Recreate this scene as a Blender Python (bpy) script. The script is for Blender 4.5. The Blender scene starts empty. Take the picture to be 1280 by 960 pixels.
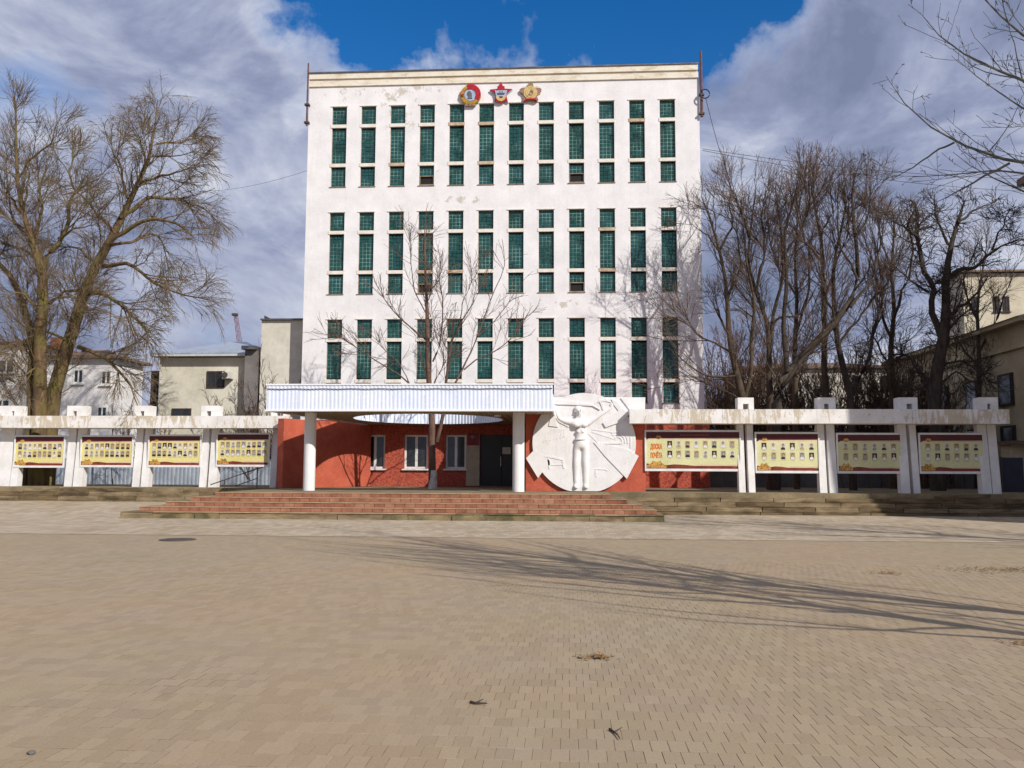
import bpy, bmesh, math, random
import numpy as np
from mathutils import Vector, Matrix
random.seed(7); RNG = np.random.default_rng(11)
S = bpy.context.scene
COL = S.collection

# ------------------------------------------------------------------ camera
FPX = 1100.0                     # focal length in photo pixels (photo 1280 x 960)
YAW, PITCH, ROLL = math.radians(3.7), math.atan(107 / FPX), 0.004
EYE = Vector((0, 0, 1.6))
cam_d = bpy.data.cameras.new('camera'); cam = bpy.data.objects.new('camera', cam_d); COL.objects.link(cam)
ROT = (Matrix.Rotation(YAW, 3, 'Z') @ Matrix.Rotation(math.pi / 2 + PITCH, 3, 'X') @ Matrix.Rotation(ROLL, 3, 'Z'))
cam.matrix_world = Matrix.Translation(EYE) @ ROT.to_4x4()
cam_d.sensor_width = 36; cam_d.lens = 36 * FPX / 1280; cam_d.clip_end = 3000; cam_d.clip_start = 0.05
S.camera = cam

# ------------------------------------------------------------------ light, sky, exposure
SUN_EL, SUN_AZ = math.radians(34), math.radians(135)      # azimuth clockwise from +Y; the sun stands right of and behind the camera
to_sun = Vector((math.sin(SUN_AZ) * math.cos(SUN_EL), math.cos(SUN_AZ) * math.cos(SUN_EL), math.sin(SUN_EL)))
sun_d = bpy.data.lights.new('sun', 'SUN'); sun_d.energy = 5.0; sun_d.angle = math.radians(0.53); sun_d.color = (1, .95, .87)
sun = bpy.data.objects.new('sun', sun_d); COL.objects.link(sun)
sun.rotation_euler = (-to_sun).to_track_quat('-Z', 'Y').to_euler(); sun.location = to_sun * 60
S.view_settings.view_transform = 'Standard'; S.view_settings.look = 'None'
S.view_settings.exposure = -0.1; S.view_settings.gamma = 1.0; S.view_settings.use_curve_mapping = False

def ray(px, py):
    return ROT @ Vector(((px - 640) / FPX, -(py - 480) / FPX, -1))
def P(px, py, Y):                # the point of the plane y = Y seen at a photo pixel
    d = ray(px, py); return EYE + d * (Y / d.y)
def G(px, py, z=0.0):            # the point of the level z seen at a photo pixel
    d = ray(px, py); return EYE + d * ((z - EYE.z) / d.z)

W = bpy.data.worlds.new('World'); S.world = W; W.use_nodes = True
wt = W.node_tree; wt.nodes.clear()
def N(t, typ, **kw):
    n = t.nodes.new(typ)
    for k, v in kw.items():
        if k == 'inp':
            for a, b in v.items(): n.inputs[a].default_value = b
        else: setattr(n, k, v)
    return n
def lk(t, a, b): t.links.new(a, b)
def math_n(t, op, a, b=None, c=None, clamp=False):
    n = t.nodes.new('ShaderNodeMath'); n.operation = op; n.use_clamp = clamp
    for i, v in enumerate((a, b, c)):
        if v is None: continue
        if isinstance(v, (int, float)): n.inputs[i].default_value = v
        else: t.links.new(v, n.inputs[i])
    return n.outputs[0]
def ramp(t, fac, stops, interp='LINEAR'):
    n = t.nodes.new('ShaderNodeValToRGB'); n.color_ramp.interpolation = interp
    el = n.color_ramp.elements
    while len(el) > 1: el.remove(el[-1])
    el[0].position = stops[0][0]; el[0].color = col4(stops[0][1])
    for p, c in stops[1:]:
        e = el.new(p); e.color = col4(c)
    if fac is not None: t.links.new(fac, n.inputs[0])
    return n.outputs[0]
def col4(c):
    if isinstance(c, (int, float)): return (c, c, c, 1)
    return (*c, 1) if len(c) == 3 else c
def mixc(t, fac, a, b, mode='MIX'):
    n = t.nodes.new('ShaderNodeMix'); n.data_type = 'RGBA'; n.blend_type = mode
    if isinstance(fac, (int, float)): n.inputs[0].default_value = fac
    else: t.links.new(fac, n.inputs[0])
    for i, v in ((6, a), (7, b)):
        if isinstance(v, (tuple, list)): n.inputs[i].default_value = col4(v)
        else: t.links.new(v, n.inputs[i])
    return n.outputs[2]
def noise(t, vec, scale, detail=4, rough=.55, dist=0.0):
    n = t.nodes.new('ShaderNodeTexNoise'); n.inputs['Scale'].default_value = scale
    n.inputs['Detail'].default_value = detail; n.inputs['Roughness'].default_value = rough
    n.inputs['Distortion'].default_value = dist
    if vec is not None: t.links.new(vec, n.inputs['Vector'])
    return n.outputs[0]

sky = N(wt, 'ShaderNodeTexSky', sky_type='NISHITA', sun_disc=False, sun_elevation=SUN_EL, sun_rotation=SUN_AZ,
        altitude=100, air_density=1.0, dust_density=0.4, ozone_density=2.5)
tc = N(wt, 'ShaderNodeTexCoord'); dirv = tc.outputs['Generated']
hs = N(wt, 'ShaderNodeHueSaturation', inp={'Hue': .508, 'Saturation': 1.42, 'Value': 1.7}); lk(wt, sky.outputs[0], hs.inputs['Color'])
mp = N(wt, 'ShaderNodeMapping', inp={'Scale': (1.0, 1.0, 1.9), 'Location': (.35, .2, .1)}); lk(wt, dirv, mp.inputs['Vector'])
nz = noise(wt, mp.outputs[0], 2.3, 10, .60, .35)
wrn = N(wt, 'ShaderNodeTexNoise', inp={'Scale': 5.5, 'Detail': 6.0, 'Roughness': .62}); lk(wt, dirv, wrn.inputs['Vector'])
wsub = N(wt, 'ShaderNodeVectorMath', operation='SUBTRACT'); lk(wt, wrn.outputs['Color'], wsub.inputs[0]); wsub.inputs[1].default_value = (.5, .5, .5)
wsc = N(wt, 'ShaderNodeVectorMath', operation='SCALE'); lk(wt, wsub.outputs[0], wsc.inputs[0]); wsc.inputs['Scale'].default_value = .20
wad = N(wt, 'ShaderNodeVectorMath', operation='ADD'); lk(wt, dirv, wad.inputs[0]); lk(wt, wsc.outputs[0], wad.inputs[1])
wnm = N(wt, 'ShaderNodeVectorMath', operation='NORMALIZE'); lk(wt, wad.outputs[0], wnm.inputs[0])
def blob(px, py, r, soft, wgt=1.0):   # a ragged soft opening in the cloud round one direction
    d = ray(px, py).normalized()
    dt = N(wt, 'ShaderNodeVectorMath', operation='DOT_PRODUCT'); lk(wt, wnm.outputs[0], dt.inputs[0]); dt.inputs[1].default_value = d
    mr = N(wt, 'ShaderNodeMapRange', interpolation_type='SMOOTHSTEP')
    lk(wt, dt.outputs['Value'], mr.inputs[0])
    mr.inputs[1].default_value = math.cos(r + soft); mr.inputs[2].default_value = math.cos(max(r - soft, 0)); mr.inputs[4].default_value = wgt
    return mr.outputs[0]
gap = None
for a in ((800, 62, .062, .06), (880, 10, .065, .06), (715, 5, .05, .06), (480, 8, .045, .07, .95), (425, -15, .04, .06), (600, -10, .05, .07, .9), (950, -20, .04, .06), (0, 135, .01, .06, .5), (80, 160, .0, .05, .4), (380, 120, .0, .04, .4)):
    b = blob(*a); gap = b if gap is None else math_n(wt, 'MAXIMUM', gap, b)
cover = math_n(wt, 'ADD', nz, math_n(wt, 'MULTIPLY_ADD', gap, -.50, .28))
cmask = ramp(wt, cover, [(.41, 0), (.55, .6), (.70, 1)])
shade_n = noise(wt, mp.outputs[0], 4.2, 9, .6, .4)
light = math_n(wt, 'MULTIPLY_ADD', cover, -.62, math_n(wt, 'MULTIPLY_ADD', shade_n, 1.35, .25))
ccol = ramp(wt, light, [(.25, (2.6, 3.2, 5.0)), (.41, (4.1, 4.7, 6.9)), (.55, (6.4, 7.0, 9.0)), (.69, (9.8, 10.2, 11.4))])
skyc = mixc(wt, cmask, hs.outputs[0], ccol)
bg = N(wt, 'ShaderNodeBackground', inp={'Strength': .078}); lk(wt, skyc, bg.inputs['Color'])
wo = N(wt, 'ShaderNodeOutputWorld'); lk(wt, bg.outputs[0], wo.inputs['Surface'])

# ------------------------------------------------------------------ helpers
class MB:
    """collects shapes; build() links them as one mesh object"""
    def __init__(s): s.v = []; s.f = []; s.m = []
    def quad(s, a, b, c, d, m=0):
        i = len(s.v); s.v += [tuple(a), tuple(b), tuple(c), tuple(d)]; s.f.append((i, i + 1, i + 2, i + 3)); s.m.append(m)
    def box(s, x0, x1, y0, y1, z0, z1, m=0):
        i = len(s.v)
        s.v += [(x0, y0, z0), (x1, y0, z0), (x1, y1, z0), (x0, y1, z0), (x0, y0, z1), (x1, y0, z1), (x1, y1, z1), (x0, y1, z1)]
        for q in ((0, 3, 2, 1), (4, 5, 6, 7), (0, 1, 5, 4), (1, 2, 6, 5), (2, 3, 7, 6), (3, 0, 4, 7)):
            s.f.append(tuple(i + k for k in q)); s.m.append(m)
    def hexa(s, pts, m=0):       # eight corners: bottom four then top four
        i = len(s.v); s.v += [tuple(p) for p in pts]
        for q in ((0, 3, 2, 1), (4, 5, 6, 7), (0, 1, 5, 4), (1, 2, 6, 5), (2, 3, 7, 6), (3, 0, 4, 7)):
            s.f.append(tuple(i + k for k in q)); s.m.append(m)
    def prism(s, poly, y0, y1, m=0, mside=None):   # polygon of (x, z) pushed along y; y0 is the near face
        n = len(poly); i = len(s.v)
        area = sum(poly[k][0] * poly[(k + 1) % n][1] - poly[(k + 1) % n][0] * poly[k][1] for k in range(n))
        if area < 0: poly = poly[::-1]
        s.v += [(x, y0, z) for x, z in poly] + [(x, y1, z) for x, z in poly]
        s.f.append(tuple(range(i, i + n))); s.m.append(m)
        s.f.append(tuple(range(i + 2 * n - 1, i + n - 1, -1))); s.m.append(m)
        for k in range(n):
            k2 = (k + 1) % n
            s.f.append((i + k, i + n + k, i + n + k2, i + k2)); s.m.append(m if mside is None else mside)
    def flat(s, poly, y, m=0):
        n = len(poly); i = len(s.v)
        area = sum(poly[k][0] * poly[(k + 1) % n][1] - poly[(k + 1) % n][0] * poly[k][1] for k in range(n))
        if area < 0: poly = poly[::-1]
        s.v += [(x, y, z) for x, z in poly]; s.f.append(tuple(range(i, i + n))); s.m.append(m)
    def cyl(s, x, y, z0, z1, r0, r1=None, n=20, m=0):
        r1 = r0 if r1 is None else r1; i = len(s.v)
        for k in range(n):
            a = 2 * math.pi * k / n; s.v.append((x + r0 * math.cos(a), y + r0 * math.sin(a), z0))
        for k in range(n):
            a = 2 * math.pi * k / n; s.v.append((x + r1 * math.cos(a), y + r1 * math.sin(a), z1))
        for k in range(n):
            s.f.append((i + k, i + (k + 1) % n, i + n + (k + 1) % n, i + n + k)); s.m.append(m)
        s.f.append(tuple(i + n + k for k in range(n))); s.m.append(m)
        s.f.append(tuple(i + k for k in range(n - 1, -1, -1))); s.m.append(m)
    def tube(s, pts, r, n=6, m=0):
        pts = [Vector(p) for p in pts]; i = len(s.v); L = len(pts)
        for k, p in enumerate(pts):
            t = (pts[min(k + 1, L - 1)] - pts[max(k - 1, 0)]).normalized()
            ref = Vector((0, 0, 1)) if abs(t.z) < .9 else Vector((1, 0, 0))
            u = t.cross(ref).normalized(); w = t.cross(u)
            rr = r[k] if isinstance(r, (list, tuple)) else r
            for j in range(n):
                a = 2 * math.pi * j / n; s.v.append(tuple(p + (u * math.cos(a) + w * math.sin(a)) * rr))
        for k in range(L - 1):
            for j in range(n):
                j2 = (j + 1) % n
                s.f.append((i + k * n + j, i + k * n + j2, i + (k + 1) * n + j2, i + (k + 1) * n + j)); s.m.append(m)
        s.f.append(tuple(i + j for j in range(n))); s.m.append(m)
        s.f.append(tuple(i + (L - 1) * n + j for j in range(n - 1, -1, -1))); s.m.append(m)
    def mesh(s, name, mats, org=(0, 0, 0), smooth=False):
        me = bpy.data.meshes.new(name)
        me.from_pydata([(x - org[0], y - org[1], z - org[2]) for x, y, z in s.v], [], s.f)
        for k in (mats if isinstance(mats, (list, tuple)) else [mats]): me.materials.append(k)
        if any(s.m): me.polygons.foreach_set('material_index', s.m)
        bm = bmesh.new(); bm.from_mesh(me); bmesh.ops.recalc_face_normals(bm, faces=bm.faces); bm.to_mesh(me); bm.free()
        if smooth:
            me.polygons.foreach_set('use_smooth', [True] * len(me.polygons))
            try: me.set_sharp_from_angle(angle=math.radians(40))
            except Exception: pass
        me.update(); return me
    def build(s, name, mats, parent=None, org=None, smooth=False):
        if org is None:
            a = np.array(s.v); org = ((a[:, 0].min() + a[:, 0].max()) / 2, (a[:, 1].min() + a[:, 1].max()) / 2, a[:, 2].min())
        return place(name, s.mesh(name, mats, org, smooth), org, parent)
WLOC = {}
def place(name, me, loc, parent=None):
    o = bpy.data.objects.new(name, me); COL.objects.link(o); WLOC[o] = Vector(loc)
    o.location = Vector(loc) - (WLOC[parent] if parent else Vector())
    o.parent = parent; return o
def empty(name, loc):
    o = bpy.data.objects.new(name, None); COL.objects.link(o); o.location = loc; WLOC[o] = Vector(loc)
    o.empty_display_size = .3; return o
def tag(o, label=None, cat=None, group=None, kind=None):
    if label: o['label'] = label
    if cat: o['category'] = cat
    if group: o['group'] = group
    if kind: o['kind'] = kind
    return o
def struct(o): o['kind'] = 'structure'; return o
def dup(o, loc, parent=None):    # copy of one object and its children
    c = o.copy(); COL.objects.link(c); c.parent = parent; WLOC[c] = Vector(loc)
    c.location = Vector(loc) - (WLOC[parent] if parent else Vector())
    for ch in list(o.children): dup(ch, WLOC[c] + (WLOC[ch] - WLOC[o]), c)
    return c

# ------------------------------------------------------------------ materials
MATS = {}
def mat(name, c1, c2=None, scale=6.0, rough=.75, bump=.15, bscale=None, metal=0.0, spec=.4, detail=5, stops=(.35, .65), stretch=None, extra=None):
    m = bpy.data.materials.new(name); m.use_nodes = True; t = m.node_tree
    b = t.nodes['Principled BSDF']; b.inputs['Roughness'].default_value = rough; b.inputs['Metallic'].default_value = metal
    b.inputs['Specular IOR Level'].default_value = spec
    geo = t.nodes.new('ShaderNodeNewGeometry'); v = geo.outputs['Position']
    if stretch:
        mpn = t.nodes.new('ShaderNodeMapping'); mpn.inputs['Scale'].default_value = stretch; t.links.new(v, mpn.inputs[0]); v = mpn.outputs[0]
    c2 = c2 or tuple(x * .82 for x in c1)
    n = noise(t, v, scale, detail)
    c = ramp(t, n, [(stops[0], c2), (stops[1], c1)])
    fine = noise(t, v, scale * 9, 3)
    c = mixc(t, .25, c, ramp(t, fine, [(.3, .25), (.7, .85)]), 'SOFT_LIGHT')
    if extra: c = extra(t, geo.outputs['Position'], c)
    t.links.new(c, b.inputs['Base Color'])
    if bump:
        bn = t.nodes.new('ShaderNodeBump'); bn.inputs['Strength'].default_value = bump; bn.inputs['Distance'].default_value = .02
        t.links.new(noise(t, v, bscale or scale * 5, 5), bn.inputs['Height']); t.links.new(bn.outputs[0], b.inputs['Normal'])
    MATS[name] = m; return m
def sep(t, v):
    n = t.nodes.new('ShaderNodeSeparateXYZ'); t.links.new(v, n.inputs[0]); return n.outputs
def region(t, v, c, r, soft=1.0):   # 1 near a place of the world, fading out (where a stain sits)
    d = t.nodes.new('ShaderNodeVectorMath'); d.operation = 'SUBTRACT'; t.links.new(v, d.inputs[0]); d.inputs[1].default_value = c
    s_ = t.nodes.new('ShaderNodeVectorMath'); s_.operation = 'MULTIPLY'; t.links.new(d.outputs[0], s_.inputs[0]); s_.inputs[1].default_value = tuple(1 / k for k in r)
    l = t.nodes.new('ShaderNodeVectorMath'); l.operation = 'LENGTH'; t.links.new(s_.outputs[0], l.inputs[0])
    mr = t.nodes.new('ShaderNodeMapRange'); mr.interpolation_type = 'SMOOTHSTEP'; t.links.new(l.outputs['Value'], mr.inputs[0])
    mr.inputs[1].default_value = 1 + soft * .5; mr.inputs[2].default_value = max(0, 1 - soft); return mr.outputs[0]

def facade_wear(t, v, c):
    reg = None
    for cc, rr in (((-8.6, 41, 19.9), (3.6, 2, .7)), ((-8.2, 41, 18.3), (.9, 2, 1.2)), ((-5.0, 41, 14.5), (1.6, 2, .3)), ((-.2, 41, 9.4), (1.0, 2, .4)), ((-3, 41, 20.8), (9, 2, .35)), ((-4.2, 41, 18.6), (.5, 2, .8))):
        r_ = region(t, v, cc, rr, .9); reg = r_ if reg is None else math_n(t, 'MAXIMUM', reg, r_)
    n = noise(t, v, 2.3, 10, .74)
    k = math_n(t, 'ADD', n, math_n(t, 'MULTIPLY', reg, .15))
    c = mixc(t, ramp(t, k, [(.655, 0), (.69, .75)]), c, (.46, .41, .33))
    mpn = t.nodes.new('ShaderNodeMapping'); mpn.inputs['Scale'].default_value = (3, 3, .22); t.links.new(v, mpn.inputs[0])
    st = noise(t, mpn.outputs[0], 2.2, 5, .6)
    return mixc(t, ramp(t, st, [(.54, 0), (.82, .28)]), c, (.56, .52, .47))
mat('white_facade', (.80, .785, .79), (.70, .685, .69), 1.1, .85, .12, 30, extra=facade_wear)
def beam_wear(t, v, c):
    mpn = t.nodes.new('ShaderNodeMapping'); mpn.inputs['Scale'].default_value = (3.2, 3.2, .8); t.links.new(v, mpn.inputs[0])
    st = noise(t, mpn.outputs[0], 1.5, 9, .75, .6)
    big = noise(t, v, .33, 3)
    k = math_n(t, 'ADD', st, math_n(t, 'MULTIPLY', big, .9))
    c = mixc(t, ramp(t, k, [(.97, 0), (1.10, .7)]), c, (.45, .36, .22))
    sp = noise(t, v, 5.5, 8, .75)
    return mixc(t, ramp(t, sp, [(.60, 0), (.66, .8)]), c, (.36, .33, .27))
def cornice_wear(t, v, c):
    mpn = t.nodes.new('ShaderNodeMapping'); mpn.inputs['Scale'].default_value = (1, 1, 3); t.links.new(v, mpn.inputs[0])
    n = noise(t, mpn.outputs[0], 1.1, 9, .72)
    return mixc(t, ramp(t, n, [(.5, 0), (.68, .8)]), c, (.40, .31, .19))
mat('cornice_cream', (.77, .72, .62), (.70, .63, .50), 1.3, .85, .12, extra=cornice_wear)
mat('flaking_whitewash', (.78, .76, .74), (.66, .63, .60), 1.5, .9, .3, 16, extra=beam_wear)
mat('white_pillar', (.78, .76, .75), (.66, .64, .62), 2.2, .85, .12)
mat('column_white', (.80, .79, .79), (.72, .71, .71), 1.4, .6, .05)
mat('ledge_cream', (.78, .75, .70), (.68, .61, .50), 3.0, .9, .2)
mat('ledge_worn', (.55, .45, .33), (.36, .26, .17), 4.0, .9, .3)
mat('sill_brown', (.33, .27, .2), (.2, .15, .1), 4.0, .9, .2)
def scuff(t, v, c):
    c = mixc(t, ramp(t, noise(t, v, 1.9, 9, .72), [(.55, 0), (.75, .45)]), c, (.58, .22, .14))
    return mixc(t, ramp(t, noise(t, v, 3.1, 9, .75), [(.60, 0), (.74, .5)]), c, (.22, .05, .03))
mat('red_wall', (.47, .105, .058), (.38, .075, .042), 1.6, .85, .15, 20, extra=scuff)
mat('red_pebble_wall', (.45, .095, .055), (.22, .042, .028), 15, .9, .5, 24, stops=(.36, .58))
mat('roof_flashing', (.18, .19, .21), (.10, .10, .12), 3, .5, .1, metal=.6)
mat('corrugated_white', (.72, .77, .88), (.66, .72, .85), .9, .42, .02, metal=.0, spec=.5)
mat('white_trim', (.8, .81, .84), (.74, .75, .78), 2, .5, .03)
mat('soffit_board', (.40, .33, .24), (.30, .24, .17), 2.4, .8, .12, stretch=(6, .4, 1))
def grime(t, v, c):
    mpn = t.nodes.new('ShaderNodeMapping'); mpn.inputs['Scale'].default_value = (4, 4, .5); t.links.new(v, mpn.inputs[0])
    c = mixc(t, ramp(t, noise(t, mpn.outputs[0], 2, 7, .7), [(.5, 0), (.75, .4)]), c, (.55, .50, .44))
    return mixc(t, ramp(t, noise(t, v, 7, 8, .75), [(.58, 0), (.7, .4)]), c, (.5, .45, .38))
mat('relief_plaster', (.78, .765, .765), (.72, .70, .70), 2.5, .85, .25, 18, extra=grime)
mat('window_white', (.78, .78, .76), None, 3, .45, .03)
mat('painted_dark', (.012, .011, .011), None, 3, .8, 0)
mat('door_dark', (.008, .007, .007), (.005, .005, .005), 2, .35, .05)
mat('cream_panel', (.46, .38, .27), (.38, .31, .22), 2, .7, .05)
mat('paper', (.62, .6, .5), (.5, .48, .4), 8, .8, 0)
mat('steel', (.55, .55, .55), None, 8, .3, .02, metal=1)
mat('plaque_red', (.22, .012, .016), (.15, .008, .01), 6, .5, .02)
mat('gold', (.62, .36, .06), (.42, .22, .03), 9, .4, .1, metal=.35)
mat('silver', (.55, .62, .75), (.42, .48, .6), 5, .35, .08, metal=.35)
mat('enamel_red', (.48, .02, .03), (.32, .012, .02), 6, .35, .06)
mat('dull_bronze', (.34, .24, .14), (.2, .13, .08), 8, .55, .1)
mat('pale_gold', (.66, .50, .22), (.48, .34, .12), 6, .45, .05)
mat('mauve_metal', (.36, .20, .17), (.22, .12, .10), 7, .5, .05)
mat('rust_pole', (.17, .085, .08), (.10, .05, .05), 6, .8, .15)
mat('cable_black', (.03, .03, .035), None, 4, .6, 0)
mat('poster_cream', (.72, .64, .27), (.66, .57, .22), 1.2, .45, .0)
mat('poster_pale', (.66, .64, .36), (.58, .57, .30), 1.2, .45, .0)
mat('poster_header', (.10, .012, .014), (.07, .008, .010), 2, .45, 0)
mat('poster_pink', (.70, .50, .36), None, 3, .5, 0)
mat('poster_ribbon', (.24, .045, .022), (.13, .02, .013), 5, .45, 0)
mat('poster_gold', (.62, .36, .07), (.26, .12, .04), 22, .45, 0, stops=(.42, .58))
mat('print_orange', (.72, .2, .03), (.6, .13, .02), 8, .5, 0)
mat('photo_light', (.62, .6, .55), None, 12, .4, 0)
mat('photo_grey', (.30, .30, .30), None, 12, .4, 0)
mat('photo_tan', (.42, .33, .18), None, 12, .4, 0)
mat('photo_red', (.36, .07, .04), None, 12, .4, 0)
mat('photo_dark', (.025, .025, .03), None, 12, .4, 0)
mat('photo_shirt', (.72, .72, .74), None, 12, .4, 0)
mat('photo_skin', (.50, .33, .23), None, 12, .4, 0)
mat('photo_hair', (.07, .045, .03), None, 12, .4, 0)
mat('fence_sheet', (.40, .45, .53), (.29, .33, .40), 1.3, .5, .05, metal=.25)
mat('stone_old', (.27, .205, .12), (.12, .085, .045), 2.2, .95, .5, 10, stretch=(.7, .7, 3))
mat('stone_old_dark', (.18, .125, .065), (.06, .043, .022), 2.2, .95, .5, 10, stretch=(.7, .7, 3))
mat('stone_moss', (.25, .19, .10), (.085, .075, .035), 1.6, .95, .5, 9)
mat('riser_tile', (.33, .135, .078), (.22, .085, .05), 3.2, .8, .25, 24)
mat('riser_tile_pale', (.37, .175, .105), (.27, .12, .07), 3.2, .8, .25, 24)
mat('tread_stone', (.40, .27, .155), (.29, .18, .10), 3, .9, .25)
mat('terrace_paving', (.27, .205, .12), (.14, .115, .065), 1.2, .95, .3)
mat('yard_soil', (.13, .10, .07), (.08, .065, .045), 1.4, 1, .4)
mat('iron', (.05, .045, .04), (.09, .06, .045), 7, .6, .15)
mat('house_white', (.76, .74, .73), (.64, .62, .60), .8, .9, .1)
mat('house_cream', (.64, .61, .51), (.50, .47, .38), .7, .9, .1)
mat('house_annex', (.64, .61, .53), (.48, .45, .38), .6, .9, .1)
mat('house_yellow', (.50, .43, .29), (.38, .31, .20), .6, .9, .12)
mat('house_pale', (.58, .52, .40), (.48, .42, .31), .8, .9, .1)
mat('house_grey', (.22, .20, .19), (.15, .135, .13), .8, .9, .1)
mat('dark_wood', (.055, .035, .025), (.03, .02, .015), 3, .8, .2)
mat('roof_rust', (.26, .11, .05), (.14, .055, .03), 2, .8, .2)
mat('roof_zinc', (.52, .58, .66), (.40, .45, .52), 1.2, .4, .05, metal=.5)
mat('roof_brown', (.20, .13, .09), (.12, .08, .055), 2, .85, .2)
mat('pane_dark', (.03, .035, .04), (.015, .018, .02), 3, .12, 0, spec=.6)
mat('crane_purple', (.20, .08, .12), None, 4, .6, .05)
mat('ac_white', (.6, .6, .58), None, 5, .5, .03)
mat('gate_blue', (.035, .04, .065), None, 3, .6, .1)
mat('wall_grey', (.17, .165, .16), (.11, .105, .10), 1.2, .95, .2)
mat('bark_brown', (.10, .068, .045), (.042, .03, .02), 5, .95, .8, 14, stretch=(1, 1, .3))
def moss(t, v, c):
    n = noise(t, v, 1.1, 4)
    return mixc(t, ramp(t, n, [(.44, 0), (.62, .75)]), c, (.13, .115, .028))
mat('bark_mossy', (.19, .12, .06), (.075, .046, .026), 5, .95, .8, 14, stretch=(1, 1, .3), extra=moss)
mat('bark_red', (.16, .095, .07), (.075, .045, .035), 7, .95, .5, 16, stretch=(1, 1, .3))
mat('bark_dark', (.075, .055, .042), (.035, .026, .02), 6, .95, .6, 14, stretch=(1, 1, .3))
mat('bark_grey', (.17, .16, .14), (.07, .065, .055), 8, .9, .5, 16, stretch=(1, 1, .3))
mat('twig_tan', (.22, .16, .10), (.14, .10, .062), 3, .9, 0)
mat('twig_brown', (.185, .118, .078), (.12, .075, .05), 3, .9, 0)
mat('twig_russet', (.21, .125, .08), (.13, .078, .05), 3, .9, 0)
mat('twig_dark', (.11, .085, .066), (.06, .046, .036), 3, .9, 0)
mat('whitewash', (.62, .59, .56), (.35, .31, .28), 5, .9, .3, stops=(.3, .5))
mat('leaf_litter', (.30, .16, .055), (.14, .075, .03), 30, .9, .2)
mat('lamp_white', (.75, .75, .72), None, 5, .4, 0)
M = MATS

# glass blocks: every pane takes its own tint
def glass_mat():
    m = bpy.data.materials.new('glass_block'); m.use_nodes = True; t = m.node_tree; b = t.nodes['Principled BSDF']
    oi = t.nodes.new('ShaderNodeObjectInfo'); geo = t.nodes.new('ShaderNodeNewGeometry')
    c = ramp(t, oi.outputs['Random'], [(0, (.005, .030, .023)), (.5, (.008, .048, .046)), (1, (.011, .062, .070))])
    n = noise(t, geo.outputs['Position'], 5.5, 3)
    c = mixc(t, ramp(t, n, [(.35, 0), (.7, .75)]), c, (.022, .115, .115))
    t.links.new(c, b.inputs['Base Color']); b.inputs['Roughness'].default_value = .28; b.inputs['Specular IOR Level'].default_value = .45
    bn = t.nodes.new('ShaderNodeBump'); bn.inputs['Strength'].default_value = .35; bn.inputs['Distance'].default_value = .01
    t.links.new(noise(t, geo.outputs['Position'], 24, 2), bn.inputs['Height']); t.links.new(bn.outputs[0], b.inputs['Normal'])
    M['glass_block'] = m
glass_mat()
mat('mortar_green', (.20, .36, .32), (.008, .03, .028), .9, .8, .1, stops=(.42, .62))  # bright patches of the grid colour stand in for light catching the mortar

# paving: one cell of the grid = one paver; the same grid is used for the built pavers
PW, PL = .105, .21
def paving_mat(name, c1, c2, c3, joint, pw, pl, jw, vary):
    m = bpy.data.materials.new(name); m.use_nodes = True; t = m.node_tree; b = t.nodes['Principled BSDF']
    geo = t.nodes.new('ShaderNodeNewGeometry'); v = geo.outputs['Position']; xyz = sep(t, v)
    row = math_n(t, 'FLOOR', math_n(t, 'DIVIDE', xyz[1], pl))
    off = math_n(t, 'MULTIPLY', math_n(t, 'MODULO', math_n(t, 'ABSOLUTE', row), 2.0), .5)
    xs = math_n(t, 'ADD', math_n(t, 'DIVIDE', xyz[0], pw), off)
    colm = math_n(t, 'FLOOR', xs)
    cmb = t.nodes.new('ShaderNodeCombineXYZ'); t.links.new(colm, cmb.inputs[0]); t.links.new(row, cmb.inputs[1])
    wn = t.nodes.new('ShaderNodeTexWhiteNoise'); wn.noise_dimensions = '2D'; t.links.new(cmb.outputs[0], wn.inputs['Vector'])
    big = noise(t, v, .16, 5, .6); mid = noise(t, v, .9, 5, .6)
    c = mixc(t, ramp(t, big, [(.38, 0), (.62, 1)]), c1, c2)
    c = mixc(t, ramp(t, mid, [(.42, 0), (.70, .7)]), c, c3)
    c = mixc(t, vary, c, ramp(t, wn.outputs['Value'], [(0, .18), (1, .82)]), 'SOFT_LIGHT')
    c = mixc(t, .35, c, ramp(t, noise(t, v, 55, 4, .7), [(.25, .2), (.75, .8)]), 'SOFT_LIGHT')
    c = mixc(t, ramp(t, noise(t, v, 2.3, 7, .75), [(.60, 0), (.74, .40)]), c, (.18, .125, .072))
    fx = math_n(t, 'FRACT', xs); fy = math_n(t, 'FRACT', math_n(t, 'DIVIDE', xyz[1], pl))
    ex = math_n(t, 'MULTIPLY', math_n(t, 'MINIMUM', fx, math_n(t, 'SUBTRACT', 1.0, fx)), pw)
    ey = math_n(t, 'MULTIPLY', math_n(t, 'MINIMUM', fy, math_n(t, 'SUBTRACT', 1.0, fy)), pl)
    e = math_n(t, 'MINIMUM', ex, ey)
    dirt = ramp(t, math_n(t, 'ADD', noise(t, v, .55, 4, .6), math_n(t, 'MULTIPLY', noise(t, v, 14, 4, .7), .5)), [(.70, .0), (.92, .9)])
    jm = math_n(t, 'MULTIPLY', math_n(t, 'LESS_THAN', e, jw), dirt)
    c = mixc(t, jm, c, joint)
    t.links.new(c, b.inputs['Base Color']); b.inputs['Roughness'].default_value = .88; b.inputs['Specular IOR Level'].default_value = .25
    bn = t.nodes.new('ShaderNodeBump'); bn.inputs['Strength'].default_value = .3; bn.inputs['Distance'].default_value = .006
    t.links.new(noise(t, v, 90, 5, .7), bn.inputs['Height']); t.links.new(bn.outputs[0], b.inputs['Normal'])
    M[name] = m
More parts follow.
